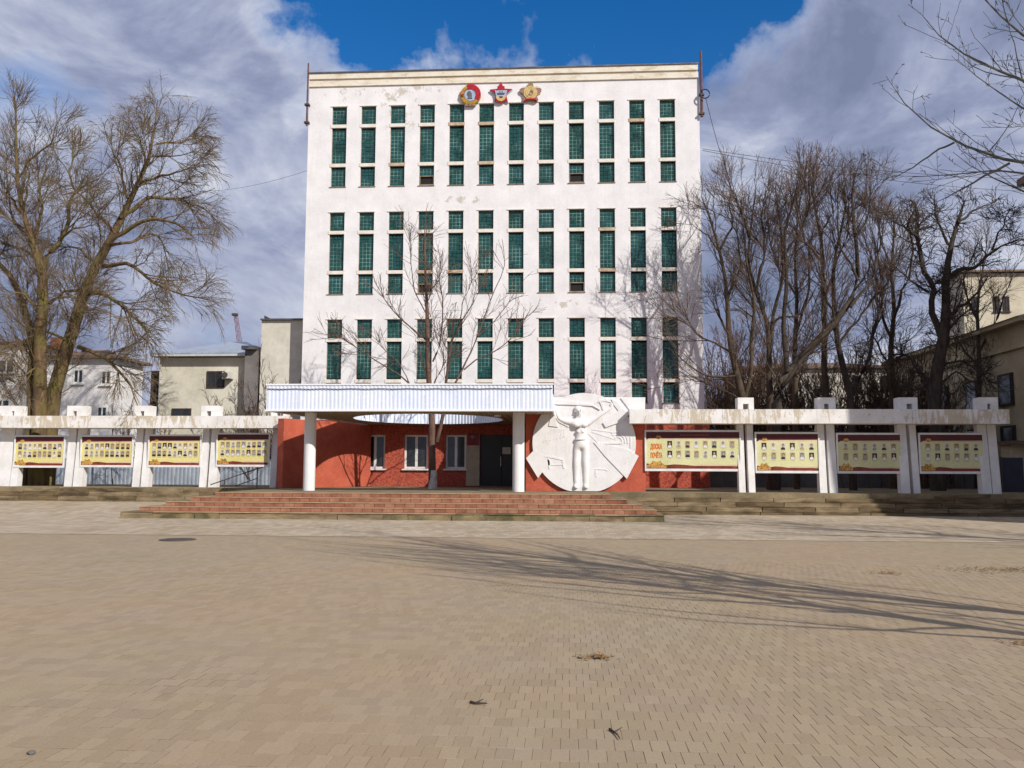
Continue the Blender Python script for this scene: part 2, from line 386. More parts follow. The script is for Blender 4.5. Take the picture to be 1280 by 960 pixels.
paving_mat('plaza_paving', (.348, .254, .162), (.316, .255, .165), (.322, .252, .186), (.15, .11, .065), PW, PL, .0026, .16)
paving_mat('pale_paving', (.40, .325, .235), (.36, .28, .19), (.44, .375, .295), (.2, .16, .11), .2, .4, .010, .35)

# ------------------------------------------------------------------ ground
def gz(x, y):
    s = lambda a: max(0., min(1., a)) ** 2 * (3 - 2 * max(0., min(1., a)))
    return .22 * s((y - 28.2) / 7.) * s((-x - 13.) / 3.) + .04 * s((y - 28) / 4) * s((x - 2) / 3)
def sheet(name, xs, ys, zf, m, parent=None):
    b = MB(); nx = len(xs)
    b.v = [(x, y, zf(x, y)) for y in ys for x in xs]
    for j in range(len(ys) - 1):
        for i in range(nx - 1):
            k = j * nx + i; b.f.append((k, k + 1, k + nx + 1, k + nx)); b.m.append(0)
    return b.build(name, m, parent, org=(0, 0, 0))
NEAR_END = 15 * PL * 5            # pavers are built as pieces up to here (15.75 m)
big = [-700, -200, -80]
xs = big + list(np.arange(-40, 41, 2.0)) + [80, 200, 700]
def plaza_z(x, y): return gz(x, y) if y > NEAR_END - .01 else -.0065
plaza = struct(sheet('plaza', xs, [-300, -80, -20, 0, 4, 8, 12, NEAR_END - .02, NEAR_END] + list(np.arange(17, 37, 1.0)) + [60, 150, 900], plaza_z, M['plaza_paving']))
pavement = struct(sheet('pavement', [-40] + list(np.arange(-38, 27, 1.0)), [20.8, 23, 25, 27] + list(np.arange(28, 37, .5)), lambda x, y: gz(x, y) + .006, M['pale_paving']))
# pavers
def paver_geo(b, x0, x1, y0, y1, z, g=.0006, bev=.0016, dp=.03, tilt=(0, 0)):
    x0 += g; x1 -= g; y0 += g; y1 -= g; i = len(b.v); u = bev
    tz = lambda x, y: z + tilt[0] * (x - x0) + tilt[1] * (y - y0)
    b.v += [(x0, y0, -dp), (x1, y0, -dp), (x1, y1, -dp), (x0, y1, -dp)]
    b.v += [(x0, y0, tz(x0, y0) - u), (x1, y0, tz(x1, y0) - u), (x1, y1, tz(x1, y1) - u), (x0, y1, tz(x0, y1) - u)]
    b.v += [(x0 + u, y0 + u, tz(x0, y0)), (x1 - u, y0 + u, tz(x1, y0)), (x1 - u, y1 - u, tz(x1, y1)), (x0 + u, y1 - u, tz(x0, y1))]
    for k in range(4):
        k2 = (k + 1) % 4
        b.f.append((i + k, i + k2, i + 4 + k2, i + 4 + k)); b.f.append((i + 4 + k, i + 4 + k2, i + 8 + k2, i + 8 + k))
    b.f.append((i + 8, i + 9, i + 10, i + 11)); b.m += [0] * 9
proto_b = MB(); paver_geo(proto_b, -PW / 2, PW / 2, -PL / 2, PL / 2, 0)
proto_me = proto_b.mesh('paver', M['plaza_paving'])
cells = []
for r in range(int(4.0 / PL), int(round(NEAR_END / PL))):
    off = .5 if r % 2 else 0.
    y0 = r * PL; half = .64 * (y0 + PL) + 1.2
    for c in range(int(-half / PW) - 1, int(half / PW) + 1):
        cells.append((r, (c - off) * PW, y0))
def visible(x, y):
    q = ROT.transposed() @ (Vector((x, y, 0)) - EYE); px = 640 + FPX * q.x / -q.z; py = 480 - FPX * q.y / -q.z
    return -5 < px < 1285 and py < 963
order = sorted((c for c in cells if visible(c[1] + PW / 2, c[2] + PL / 2)), key=lambda c: c[2] + abs(c[1]) * .05)
single = set(order[:300]); rest = MB()
for c in cells:
    r, x0, y0 = c; rr = random.Random(hash((r, round(x0, 3))))
    dz = rr.uniform(-.0012, .0007); tl = (rr.uniform(-.006, .006), rr.uniform(-.005, .005))
    if c in single:
        o = place('paver', proto_me, (x0 + PW / 2, y0 + PL / 2, dz), plaza); o.rotation_euler = (tl[1], -tl[0], rr.uniform(-.006, .006))
    else:
        paver_geo(rest, x0, x0 + PW, y0, y0 + PL, dz, tilt=tl)
tag(rest.build('paver_field', M['plaza_paving'], plaza, org=(0, 0, 0)), kind='stuff')

# manhole cover, twigs and leaf litter lying on the plaza
c = G(222, 675); b = MB(); b.cyl(c.x, c.y, .004, .016, .40, .39, 32)
mh = empty('manhole_cover', (c.x, c.y, 0)); b.build('rim', M['iron'], mh)
b = MB(); b.cyl(c.x, c.y, .016, .022, .34, .335, 32)
for k in range(7): b.box(c.x - .29 + k * .085, c.x - .255 + k * .085, c.y - .18, c.y + .18, .021, .026)
b.build('lid', M['iron'], mh); tag(mh, 'dark round manhole cover in the paving left of the stairs', 'manhole cover')
def twig(name, pts, r, label, mt='bark_dark'):
    b = MB(); q = [Vector((G(*p).x, G(*p).y, r * 1.1)) for p in pts]
    q = [q[0]] + [v + Vector((0, 0, random.uniform(0, r))) for v in q[1:]]
    b.tube(q, [r * (1 - .6 * k / (len(q) - 1)) for k in range(len(q))], 6)
    b.tube([q[1], q[1] + Vector((.05, .06, .012))], [r * .7, r * .3], 5)
    tag(b.build(name, M[mt]), label, 'twig')
twig('twig', [(588, 879), (594, 881), (602, 881), (609, 882)], .009, 'short dark twig lying on the foreground pavers below the tree')
twig('twig', [(762, 913), (768, 917), (772, 921), (775, 926)], .008, 'thin dark bent twig on the foreground pavers, nearest the bottom edge')
c = G(39, 943); bm = bmesh.new(); bmesh.ops.create_icosphere(bm, subdivisions=2, radius=.02)
for v in bm.verts: v.co = Vector((v.co.x * 1.3, v.co.y, v.co.z * .6)) * random.uniform(.85, 1.12)
me = bpy.data.meshes.new('pebble'); bm.to_mesh(me); bm.free(); me.materials.append(M['wall_grey'])
tag(place('pebble', me, (c.x, c.y, .010)), 'small grey pebble on the pavers in the bottom left corner', 'pebble')
def litter(px, py, rx, ry, n, label, nm='leaf_litter'):
    c = G(px, py); b = MB()
    for _ in range(n):
        x = c.x + random.gauss(0, rx); y = c.y + random.gauss(0, ry); a = random.uniform(0, 6.28); s = random.uniform(.012, .035)
        z = .004 + random.random() * .014; tz = random.uniform(-.012, .012)
        ca, sa = math.cos(a) * s, math.sin(a) * s
        b.quad((x - ca, y - sa, z), (x + sa * .5, y - ca * .5, z + .004), (x + ca, y + sa, z + .004 + abs(tz)), (x - sa * .5, y + ca * .5, z + .002))
    tag(b.build(nm, M['leaf_litter'], org=(c.x, c.y, 0)), label, 'leaf litter', kind='stuff')
litter(745, 822, .07, .05, 70, 'small heap of brown dead leaves on the foreground paving')
litter(1258, 713, .5, .25, 420, 'drift of brown dead leaves on the plaza near the right edge')
litter(1110, 717, .12, .10, 80, 'little patch of brown leaves left of the larger leaf drift')
litter(1275, 805, .08, .06, 40, 'few brown leaves at the right edge of the plaza')

# ------------------------------------------------------------------ terrace and stairs
ZT = [.22, .365, .51, .655, .80]
YL, YR = 35.3, 31.7               # fronts of the left and right terrace walls
ST = [(27.6, -14.35, 2.95), (28.05, -13.95, 2.75), (28.5, -13.3, 2.35), (28.95, -12.65, 1.9), (29.4, -12.0, 1.4)]
terrace = struct(empty('terrace', (0, 33, 0)))
b = MB(); b.box(-12.0, 1.4, 29.45, YL + 8, -.1, .796); b.box(-45, -12.0, YL + .36, YL + 8, -.1, .798); b.box(1.4, 45, YR + .44, YL + 8, -.1, .798)
b.build('paved_floor', M['terrace_paving'], terrace)
yard = struct(sheet('yard_ground', [-160, -45, 0, 45, 160], [YL + 8, 60, 120, 260], lambda x, y: .79, M['yard_soil']))
def stone_course(x0, x1, y, z0, z1, L, mats, name='stone_slab', jit=.012):
    x = x0
    while x < x1 - .1:
        l = min(L * random.uniform(.75, 1.25), x1 - x); l = l if x1 - x - l > .3 else x1 - x
        b = MB(); d = random.uniform(-jit, jit); h = random.uniform(-jit, 0) * .6; e = .008
        xa, xb, ya, yb, za, zb = x + e, x + l - e, y + d, y + .6, z0 + .004, z1 + h
        cx = .02
        b.hexa([(xa, ya + .01, za), (xb, ya + .01, za), (xb, yb, za), (xa, yb, za), (xa + cx * random.random(), ya + cx, zb), (xb - cx * random.random(), ya + cx * random.random(), zb), (xb, yb, zb), (xa, yb, zb)])
        b.build(name, random.choice(mats), terrace); x += l
SM = [M['stone_old'], M['stone_old'], M['stone_old_dark']]
nc = 4
for k in range(nc):
    z0 = .10 + (.70 / nc) * k
    stone_course(-30, -12.0 - (.0 if k == nc - 1 else .0), YL + .11 * k, z0, z0 + .70 / nc, 1.7, SM, jit=.022)
nc = 5
for k in range(nc):
    z0 = -.02 + (.82 / nc) * k
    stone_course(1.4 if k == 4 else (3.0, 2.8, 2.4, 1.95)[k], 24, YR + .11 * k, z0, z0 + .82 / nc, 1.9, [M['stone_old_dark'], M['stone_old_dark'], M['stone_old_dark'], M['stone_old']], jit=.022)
stairs = struct(empty('stairs', (-5.5, 28, 0)))
b = MB()
for k, (y, xa, xb) in enumerate(ST):
    b.box(xa + .02, xb - .02, y + .02, (ST[k + 1][0] + .02) if k < 4 else 29.45, -.1, ZT[k] - .026)
    if k < 4:
        for xo, xi in ((xa, ST[k + 1][1]), (ST[k + 1][2], xb)): b.box(xo + .02, xi + .02 if xo == xa else xi - .02, ST[k + 1][0] + .02, 34.5 if xo == xa else 31.8, -.1, ZT[k] - .026)
b.build('stair_core', M['stone_old'], stairs)
tile_me = []
for i, mm in enumerate(('riser_tile', 'riser_tile_pale', 'riser_tile')):
    t_ = MB(); t_.hexa([(-.155, 0, 0), (.155, 0, 0), (.155, .03, 0), (-.155, .03, 0), (-.15, .004, .112), (.152, .006, .112), (.155, .03, .112), (-.155, .03, .112)])
    tile_me.append(t_.mesh('riser_tile', M[mm]))
slab_me = {}
for k, (y, xa, xb) in enumerate(ST):
    z1 = ZT[k]
    if k > 0:
        n = round((xb - xa) / .335); w = (xb - xa) / n
        for i in range(n):
            o = place('riser_tile', random.choice(tile_me), (xa + w * (i + .5), y - .002 + random.uniform(-.005, .004), z1 - .145 + .003), stairs)
            o.scale = (w / .335 * 1.04, 1, 1.06)
    else:
        x = xa
        while x < xb - .2:
            l = min(random.uniform(.7, 1.5), xb - x); q = MB(); d = random.uniform(-.05, .03)
            q.hexa([(x + .01, y + d, -.01), (x + l - .01, y + d + .01, -.01), (x + l - .01, y + .25, -.01), (x + .01, y + .25, -.01), (x + .015, y + d + .02, .19 - random.random() * .035), (x + l - .03, y + d + .015, .19 - random.random() * .03), (x + l, y + .25, .195), (x, y + .25, .195)])
            q.build('kerb_stone', random.choice([M['stone_moss'], M['stone_moss'], M['stone_old']]), stairs); x += l
    n = max(1, round((xb - xa) / 1.05)); w = (xb - xa) / n
    for i in range(n):
        q = MB(); x = xa + w * i; j = random.uniform(-.008, .008)
        q.hexa([(x + .006, y - .012 + j, z1 - .024), (x + w - .006, y - .012 + j, z1 - .024), (x + w - .006, y + .46, z1 - .024), (x + .006, y + .46, z1 - .024),
                (x + .006, y - .008 + j, z1 - .004), (x + w - .006, y - .008 + j, z1 - .002), (x + w - .006, y + .46, z1 - .004), (x + .006, y + .46, z1 - .003)])
        q.build('tread_slab', M['stone_moss'] if k == 0 and random.random() < .5 else M['tread_stone'], stairs)
    if k < 4:                     # the flanks of the stair step back to the terrace
        for xo, xi, ye in ((xa, ST[k + 1][1], 34.9), (ST[k + 1][2], xb, 31.65)):
            q = MB(); q.box(xo, xi, y + .47, ye, z1 - .05, z1 - .006); q.build('flank_slab', M['stone_old'], stairs)

# ------------------------------------------------------------------ the white tower
TY = 41.0; TXL, TXR, TZ = -12.71, 6.25, 20.95
tower = empty('office_building', (-3.2, TY, .8))
WX0, WSP, WW = -11.53, 1.446, .725
ROWS = [(15.23, 19.28), (9.94, 13.97), (4.69, 8.72)]
SEG = [(.0, .219), (.281, .701), (.768, 1.0)]
holes = []
for z0, z1 in ROWS:
    for c in range(12):
        x = WX0 + WSP * c; holes.append((x, x + WW, z0, z1))
def wall_holes(b, x0, x1, z0, z1, y, holes, depth, m=0):
    xs = sorted({x0, x1, *[h[0] for h in holes], *[h[1] for h in holes]}); zs = sorted({z0, z1, *[h[2] for h in holes], *[h[3] for h in holes]})
    for i in range(len(xs) - 1):
        for j in range(len(zs) - 1):
            cx, cz = (xs[i] + xs[i + 1]) / 2, (zs[j] + zs[j + 1]) / 2
            if any(h[0] < cx < h[1] and h[2] < cz < h[3] for h in holes): continue
            b.quad((xs[i], y, zs[j]), (xs[i + 1], y, zs[j]), (xs[i + 1], y, zs[j + 1]), (xs[i], y, zs[j + 1]), m)
    for a, c, d, e in holes:
        b.quad((a, y, d), (a, y + depth, d), (a, y + depth, e), (a, y, e), m); b.quad((c, y, d), (c, y, e), (c, y + depth, e), (c, y + depth, d), m)
        b.quad((a, y, d), (c, y, d), (c, y + depth, d), (a, y + depth, d), m); b.quad((a, y, e), (a, y + depth, e), (c, y + depth, e), (c, y, e), m)
def plainmesh(b, name, m, parent, org=None):   # no normal recalculation needed
    return b.build(name, m, parent, org)
b = MB(); wall_holes(b, TXL, TXR, 3.9, 20.3, TY, holes, .16)
b.quad((TXL, TY, 3.9), (TXL, TY, 20.3), (TXL, TY + 13, 20.3), (TXL, TY + 13, 3.9)); b.quad((TXR, TY, 3.9), (TXR, TY + 13, 3.9), (TXR, TY + 13, 20.3), (TXR, TY, 20.3))
b.quad((TXL, TY + 13, 3.9), (TXL, TY + 13, 20.3), (TXR, TY + 13, 20.3), (TXR, TY + 13, 3.9))
b.build('wall', M['white_facade'], tower)
b = MB(); b.box(TXL + .14, TXR - .14, TY + .22, TY + 12.8, 3.9, 20.2); b.build('inner_core', M['painted_dark'], tower)
b = MB(); b.box(TXL - .01, TXR - .03, TY - .07, TY + 13.05, 20.3, 20.58); b.build('cornice', M['cornice_cream'], tower)
b = MB(); b.box(TXL + .03, TXR - .06, TY - .02, TY + 13, 20.58, 20.66); b.build('cornice', M['ledge_cream'], tower)
b = MB(); b.box(TXL + .02, TXR - .05, TY - .12, TY + 13.05, 20.66, 20.94); b.build('cornice', M['cornice_cream'], tower)
b = MB(); b.box(TXL + .0, TXR - .03, TY - .17, TY + 13.1, 20.94, 21.0); b.build('roof_edge', M['roof_flashing'], tower)
# panes of glass blocks, ledges between them, sill below
def pane_mesh(w, h):
    b = MB(); nr = max(2, round(h / .19)); ncol = 4; cw, ch = w / ncol, h / nr
    b.box(0, w, .02, .05, 0, h, 1)
    for i in range(ncol):
        for j in range(nr):
            x0, x1, z0, z1 = i * cw + .011, (i + 1) * cw - .011, j * ch + .011, (j + 1) * ch - .011; e = .018; k = len(b.v)
            b.v += [(x0, .02, z0), (x1, .02, z0), (x1, .02, z1), (x0, .02, z1), (x0 + e, 0, z0 + e), (x1 - e, 0, z0 + e), (x1 - e, 0, z1 - e), (x0 + e, 0, z1 - e)]
            for q in ((4, 5, 6, 7), (0, 1, 5, 4), (1, 2, 6, 5), (2, 3, 7, 6), (3, 0, 4, 7)): b.f.append(tuple(k + z for z in q)); b.m.append(0)
    return b.mesh('pane', [M['glass_block'], M['mortar_green']])
HT = 4.04; pw = WW - .03
seg_h = [(s1 - s0) * HT - .02 for s0, s1 in SEG]
pane_me = [pane_mesh(pw, h) for h in seg_h]; pane_half = pane_mesh(pw, .42)
fr = MB(); fr.box(0, .016, 0, .06, 0, 1); fr.box(WW - .016, WW, 0, .06, 0, 1); frame_me = fr.mesh('frame', M['sill_brown'])
led = MB(); led.box(-.05, WW + .025, -.025, .1, .03, .195); led_me = led.mesh('ledge', M['ledge_cream'])
led2 = MB(); led2.box(-.045, WW + .02, -.02, .1, .035, .18); led2_me = led2.mesh('ledge', M['ledge_worn'])
sl = MB(); sl.hexa([(-.06, -.045, 0), (WW + .04, -.045, 0), (WW + .04, .1, 0), (-.06, .1, 0), (-.06, -.04, .026), (WW + .04, -.04, .026), (WW + .04, .1, .045), (-.06, .1, .045)]); sl_me = sl.mesh('sill', M['sill_brown'])
ln = MB(); ln.box(-.07, WW + .05, -.035, .1, 0, .045); ln_me = ln.mesh('lintel', M['ledge_cream'])
vent_open = {(0, 3), (0, 8), (1, 8), (1, 3)}
for r, (z0, z1) in enumerate(ROWS):
    for c in range(12):
        x = WX0 + WSP * c
        w = place('window', frame_me, (x, TY + .068, z0), tower); w.scale.z = 4.03
        # parts of a window: sub-parts hang on an unscaled frame copy
        w.data = frame_me.copy(); w.data.transform(Matrix.Diagonal((1, 1, 4.03, 1))); w.scale.z = 1
        for s, (a0, a1) in enumerate(SEG):
            zt = z1 - a0 * HT; zb = z1 - a1 * HT
            if s == 2 and (r, c) in vent_open:
                o = place('pane', pane_half, (x + .015, TY + .10, zt - .435), w)
                q = MB(); h = zt - .44 - zb; y = TY + .04
                for bx in ((x + .017, x + .05, zb + .03, zb + h), (x + WW - .05, x + WW - .017, zb + .03, zb + h), (x + .05, x + WW - .05, zb + .03, zb + .07), (x + .05, x + WW - .05, zb + h - .04, zb + h)):
                    q.box(bx[0], bx[1], y, y + .1, bx[2], bx[3])
                q.build('vent_frame', M['sill_brown'], w)
                q = MB(); q.box(x + .051, x + WW - .051, y + .085, y + .1, zb + .071, zb + h - .041); q.build('vent_shade_panel', M['painted_dark'], w)  # near-black panel paints in the dark of the room behind the vent
            else:
                place('pane', pane_me[s], (x + .015, TY + .10 + random.uniform(-.006, .006), zb + .01), w)
            if s < 2:
                zl = z1 - a1 * HT - (SEG[s + 1][0] - a1) * HT
                worn = (r, c, s) in {(0, 4, 0), (0, 5, 0), (0, 2, 1), (0, 5, 1), (1, 4, 1), (1, 3, 1), (1, 9, 0), (0, 10, 0), (1, 9, 1)} or random.random() < .02
                o = place('ledge', led2_me if worn else led_me, (x, TY, zl + .02), w)
                o2 = place('sill_shadow_strip', sl_me, (x, TY + .03, zl + .188), w)  # brown strip draws the thin sill shadow line above the ledge
        place('sill', sl_me, (x, TY, z0 - .02), w); place('lintel', ln_me, (x, TY, z1 - .01), w)
tag(tower, 'tall white building with columns of narrow green glass block windows and a red ground floor', 'building')
# red ground floor of the tower with windows and door
gx = lambda px: P(px, 580, TY - .04).x
gh = lambda py: P(540, py, TY - .04).z
wins = [(gx(455), gx(481)), (gx(505), gx(534.5)), (gx(556.5), gx(582.5))]
wz0, wz1 = gh(586), gh(543.5)
dx0, dx1, dzt = gx(600), gx(645), gh(543)
hol = [(a, c, wz0, wz1) for a, c in wins] + [(dx0, dx1, .8, dzt)]
b = MB(); wall_holes(b, -12.9, 6.45, .8, 3.9, TY - .04, hol, .25); b.box(-12.9, 6.45, TY + .3, TY + 13, .8, 3.9)
b.quad((-12.9, TY - .04, .8), (-12.9, TY - .04, 3.9), (-12.9, TY + .3, 3.9), (-12.9, TY + .3, .8)); b.quad((6.45, TY - .04, .8), (6.45, TY + .3, .8), (6.45, TY + .3, 3.9), (6.45, TY - .04, 3.9))
b.quad((-12.9, TY - .04, 3.9), (6.45, TY - .04, 3.9), (6.45, TY + .3, 3.9), (-12.9, TY + .3, 3.9))
b.build('ground_floor_wall', M['red_pebble_wall'], tower)
for a, c in wins:
    y = TY + .1; q = MB(); t_ = .09
    q.box(a, a + t_, y, y + .07, wz0, wz1); q.box(c - t_, c, y, y + .07, wz0, wz1); q.box(a + t_, c - t_, y, y + .07, wz0, wz0 + t_); q.box(a + t_, c - t_, y, y + .07, wz1 - t_, wz1)
    mid = (a + c) / 2; q.box(mid - .06, mid + .06, y - .005, y + .07, wz0 + t_, wz1 - t_)
    w = q.build('ground_window', M['window_white'], tower)
    for u, v in ((a + t_, mid - .06), (mid + .06, c - t_)):
        q = MB(); q.box(u, v, y + .03, y + .05, wz0 + t_, wz1 - t_); q.build('pane', M['pane_dark'], w)
    q = MB(); q.box(a - .08, c + .08, TY - .16, TY + .1, wz0 - .07, wz0 - .002); q.build('sill', M['window_white'], w)
q = MB(); y = TY + .08
q.box(dx0, dx1, y, y + .05, .8, dzt); dr = q.build('door', M['door_dark'], tower)
dm = gx(627)
q = MB(); q.box(dm - .02, dm + .02, y - .012, y, .85, dzt - .1); q.build('door_gap', M['painted_dark'], dr)
q = MB(); hx = gx(626); q.tube([(hx, y - .06, 1.75), (hx, y - .06, 2.2)], .018, 8); q.tube([(hx, y - .06, 1.78), (hx, y, 1.78)], .012, 6); q.tube([(hx, y - .06, 2.17), (hx, y, 2.17)], .012, 6); q.build('handle', M['steel'], dr)
q = MB(); q.box(dx0 - .02, dx1, TY - .1, TY + .2, .80, .84); q.build('threshold', M['stone_old'], dr)
q = MB(); q.box(gx(626.5), gx(638), y - .006, y - .001, gh(567.3), gh(558.8)); pp = q.build('notice', M['paper']); tag(pp, 'pale paper notice taped to the dark entrance door', 'notice')
q = MB(); q.box(gx(582.8), gx(599.5), TY - .1, TY - .05, .84, gh(542)); q.build('pilaster', M['cream_panel'], tower)
q = MB(); q.box(gx(583.8), gx(598.6), TY - .13, TY - .102, gh(556.5), gh(541.5)); pl = q.build('wall_plaque', M['plaque_red'])
q = MB(); ex, ez = gx(590.5), gh(546)
q.prism([(ex + .07 * math.cos(a), ez + .09 * math.sin(a)) for a in np.arange(0, 6.28, .7)], TY - .145, TY - .131)
q.box(ex - .13, ex + .13, TY - .14, TY - .131, ez - .02, ez + .02); q.build('crest', M['mauve_metal'], pl)
tag(pl, 'dark red plaque with a small pale crest beside the entrance door', 'plaque')

# left flank wall of the entrance recess
A, B = Vector((-11.85, 36.0)), Vector((-9.25, 40.8)); dn = (B - A).normalized(); nn = Vector((-dn.y, dn.x)) * .35
b = MB(); b.hexa([(*A, .8), (*B, .8), (*(B + nn), .8), (*(A + nn), .8), (*A, 3.69), (*B, 3.69), (*(B + nn), 3.69), (*(A + nn), 3.69)])
tag(b.build('flank_wall', M['red_wall']), 'red rendered side wall under the left half of the entrance canopy', 'wall')

# ------------------------------------------------------------------ canopy
CX0, CX1, CY0, CY1, CZ0, CZ1 = P(333, 500, 30.75).x, P(691, 500, 30.75).x, 30.75, TY - .1, 3.665, 4.60
CZD = 4.22                        # level of the roof deck behind the taller front fascia
HC, HRX, HRY = Vector((-5.80, 36.3)), 3.08, 3.65
canopy = empty('entrance_canopy', (-5.8, 34, .8))
CXB = -9.35                       # the left edge runs slantwise back to the tower
def ring_sheet(b, z, down, inset=0.0, m=0):
    n = 72; y0, y1 = CY0 + inset, CY1
    poly = [Vector((CX0 + inset, y0)), Vector((CX1 - inset, y0)), Vector((CX1 - inset, y1)), Vector((CXB + inset, y1))]
    angs = sorted(set([2 * math.pi * k / n for k in range(n)] + [math.atan2(p.y - HC.y, p.x - HC.x) % (2 * math.pi) for p in poly]))
    inn, out = [], []
    for a in angs:
        d = Vector((math.cos(a), math.sin(a))); best = 1e9
        for k in range(4):
            p, q = poly[k], poly[(k + 1) % 4]; e = q - p; den = d.x * e.y - d.y * e.x
            if abs(den) < 1e-9: continue
            w = p - HC; t = (w.x * e.y - w.y * e.x) / den; u = (w.x * d.y - w.y * d.x) / den
            if t > 0 and -1e-6 <= u <= 1 + 1e-6: best = min(best, t)
        f = min(1, (best - .03) / math.hypot(HRX * d.x, HRY * d.y))
        inn.append((HC.x + HRX * d.x * f, HC.y + HRY * d.y * f, z)); out.append((HC.x + best * d.x, HC.y + best * d.y, z))
    L = len(angs)
    for k in range(L):
        k2 = (k + 1) % L; q = (inn[k], out[k], out[k2], inn[k2]); b.quad(*(q if not down else q[::-1]), m)
b = MB(); ring_sheet(b, CZ0 + .02, True, .03); b.build('soffit', M['soffit_board'], canopy)
b = MB(); ring_sheet(b, CZD, False, .03); b.build('roof_deck', M['roof_flashing'], canopy)
def corrugated(b, p, q, z0, z1, pitch=.14, dep=.014, nrm=None, m=0):   # sheet with trapezoid ribs from p to q
    p, q = Vector(p), Vector(q); d = q - p; L = d.length; d.normalize(); n_ = nrm or Vector((d.y, -d.x)); k = 0; prof = []
    cnt = max(1, round(L / pitch)); pt = L / cnt
    for i in range(cnt):
        for f, h in ((0, 0), (.3, 0), (.42, 1), (.82, 1), (.94, 0)): prof.append((i * pt + f * pt, h * dep))
    prof.append((L, 0)); base = len(b.v)
    for s, h in prof:
        w = p + d * s + n_ * h; b.v += [(w.x, w.y, z0), (w.x, w.y, z1)]
    for i in range(len(prof) - 1):
        b.f.append((base + 2 * i, base + 2 * i + 2, base + 2 * i + 3, base + 2 * i + 1)); b.m.append(m)
nsh = 9; w_ = (CX1 - CX0) / nsh
for i in range(nsh):
    b = MB(); corrugated(b, (CX0 + w_ * i + .003, CY0 + (i % 2) * .004), (CX0 + w_ * (i + 1) - .003, CY0 + (i % 2) * .004), CZ0 + .02, CZ1 - .02); b.build('fascia_sheet', M['corrugated_white'], canopy)
for (p, q) in (((CXB, CY1), (CX0, CY0)), ((CX1, CY0), (CX1, CY1))):
    b = MB(); corrugated(b, p, q, CZ0 + .02, CZD + .03); b.build('fascia_sheet', M['corrugated_white'], canopy)
b = MB()
n = 120
for k in range(n):                # lining of the round opening
    for f0, f1, h0, h1 in ((0, .3, 0, 0), (.3, .45, 0, .03), (.45, .8, .03, .03), (.8, 1, .03, 0)):
        a0, a1 = 2 * math.pi * (k + f0) / n, 2 * math.pi * (k + f1) / n
        pt = lambda a, h, z: (HC.x + (HRX - h) * math.cos(a), HC.y + (HRY - h) * math.sin(a), z)
        b.quad(pt(a0, h0, CZ0), pt(a0, h0, CZ1 - .06), pt(a1, h1, CZ1 - .06), pt(a1, h1, CZ0))
b.build('opening_lining', M['corrugated_white'], canopy)
b = MB(); b.box(CX0 - .03, CX1 + .03, CY0 - .035, CY0 + .02, CZ0 - .03, CZ0 + .03); b.hexa([(CX0 - .03, CY0 + .02, CZ0 - .03), (CX0 + .02, CY0 + .02, CZ0 - .03), (CXB + .02, CY1, CZ0 - .03), (CXB - .03, CY1, CZ0 - .03), (CX0 - .03, CY0 + .02, CZ0 + .03), (CX0 + .02, CY0 + .02, CZ0 + .03), (CXB + .02, CY1, CZ0 + .03), (CXB - .03, CY1, CZ0 + .03)]); b.box(CX1 - .02, CX1 + .03, CY0 + .02, CY1, CZ0 - .03, CZ0 + .03)
b.build('bottom_trim', M['white_trim'], canopy)
b = MB(); b.box(CX0 - .03, CX1 + .03, CY0 - .035, CY0 + .05, CZ1 - .035, CZ1 + .02); b.build('top_trim', M['white_trim'], canopy)
for px in (386, 648):
    c = P(px, 614, 32.1); q = MB(); q.cyl(c.x, 32.1, .8, CZ0 + .02, .215, n=28); q.build('column', M['column_white'], canopy, smooth=True)
for k in range(18):               # joints of the soffit boards
    pass
sb = MB()
x = CX0 + .25
while x < CX1 - .2:
    dxh = abs(x - HC.x)
    if dxh < HRX:
        yy = HRY * math.sqrt(1 - (dxh / HRX) ** 2)
        for ya, yb in ((CY0 + .06, HC.y - yy - .05), (HC.y + yy + .05, CY1)):
            if yb - ya > .1: sb.box(x - .012, x + .012, ya, yb, CZ0 - .004, CZ0 + .022)
    else: sb.box(x - .012, x + .012, CY0 + .06, CY1 if x > CXB else CY0 + .06 + (CY1 - CY0) * max(.02, (x - CX0 - .06) / (CXB - CX0)), CZ0 - .004, CZ0 + .022)
    x += .24
sb.build('soffit_batten', M['soffit_board'], canopy)
tag(canopy, 'white corrugated entrance canopy on two round columns with an oval opening', 'canopy')
b = MB(); cpt = []
for k in range(41):
    x = CX0 + .02 + (CX1 - CX0 - .04) * k / 40; cpt.append((x, CY0 - .036, CZ1 - .16 - .015 * math.sin(k * .785) ** 2))
b.tube(cpt, .014, 6); tag(b.build('fascia_cable', M['cable_black']), 'thin black cable strung along the corrugated front of the canopy', 'cable')
c = P(622, 523, 33.5); b = MB(); b.cyl(c.x, 33.5, CZ0 - .06, CZ0 + .01, .12, .14, 16); tag(b.build('ceiling_lamp', M['lamp_white']), 'small white round lamp under the right end of the canopy', 'lamp')

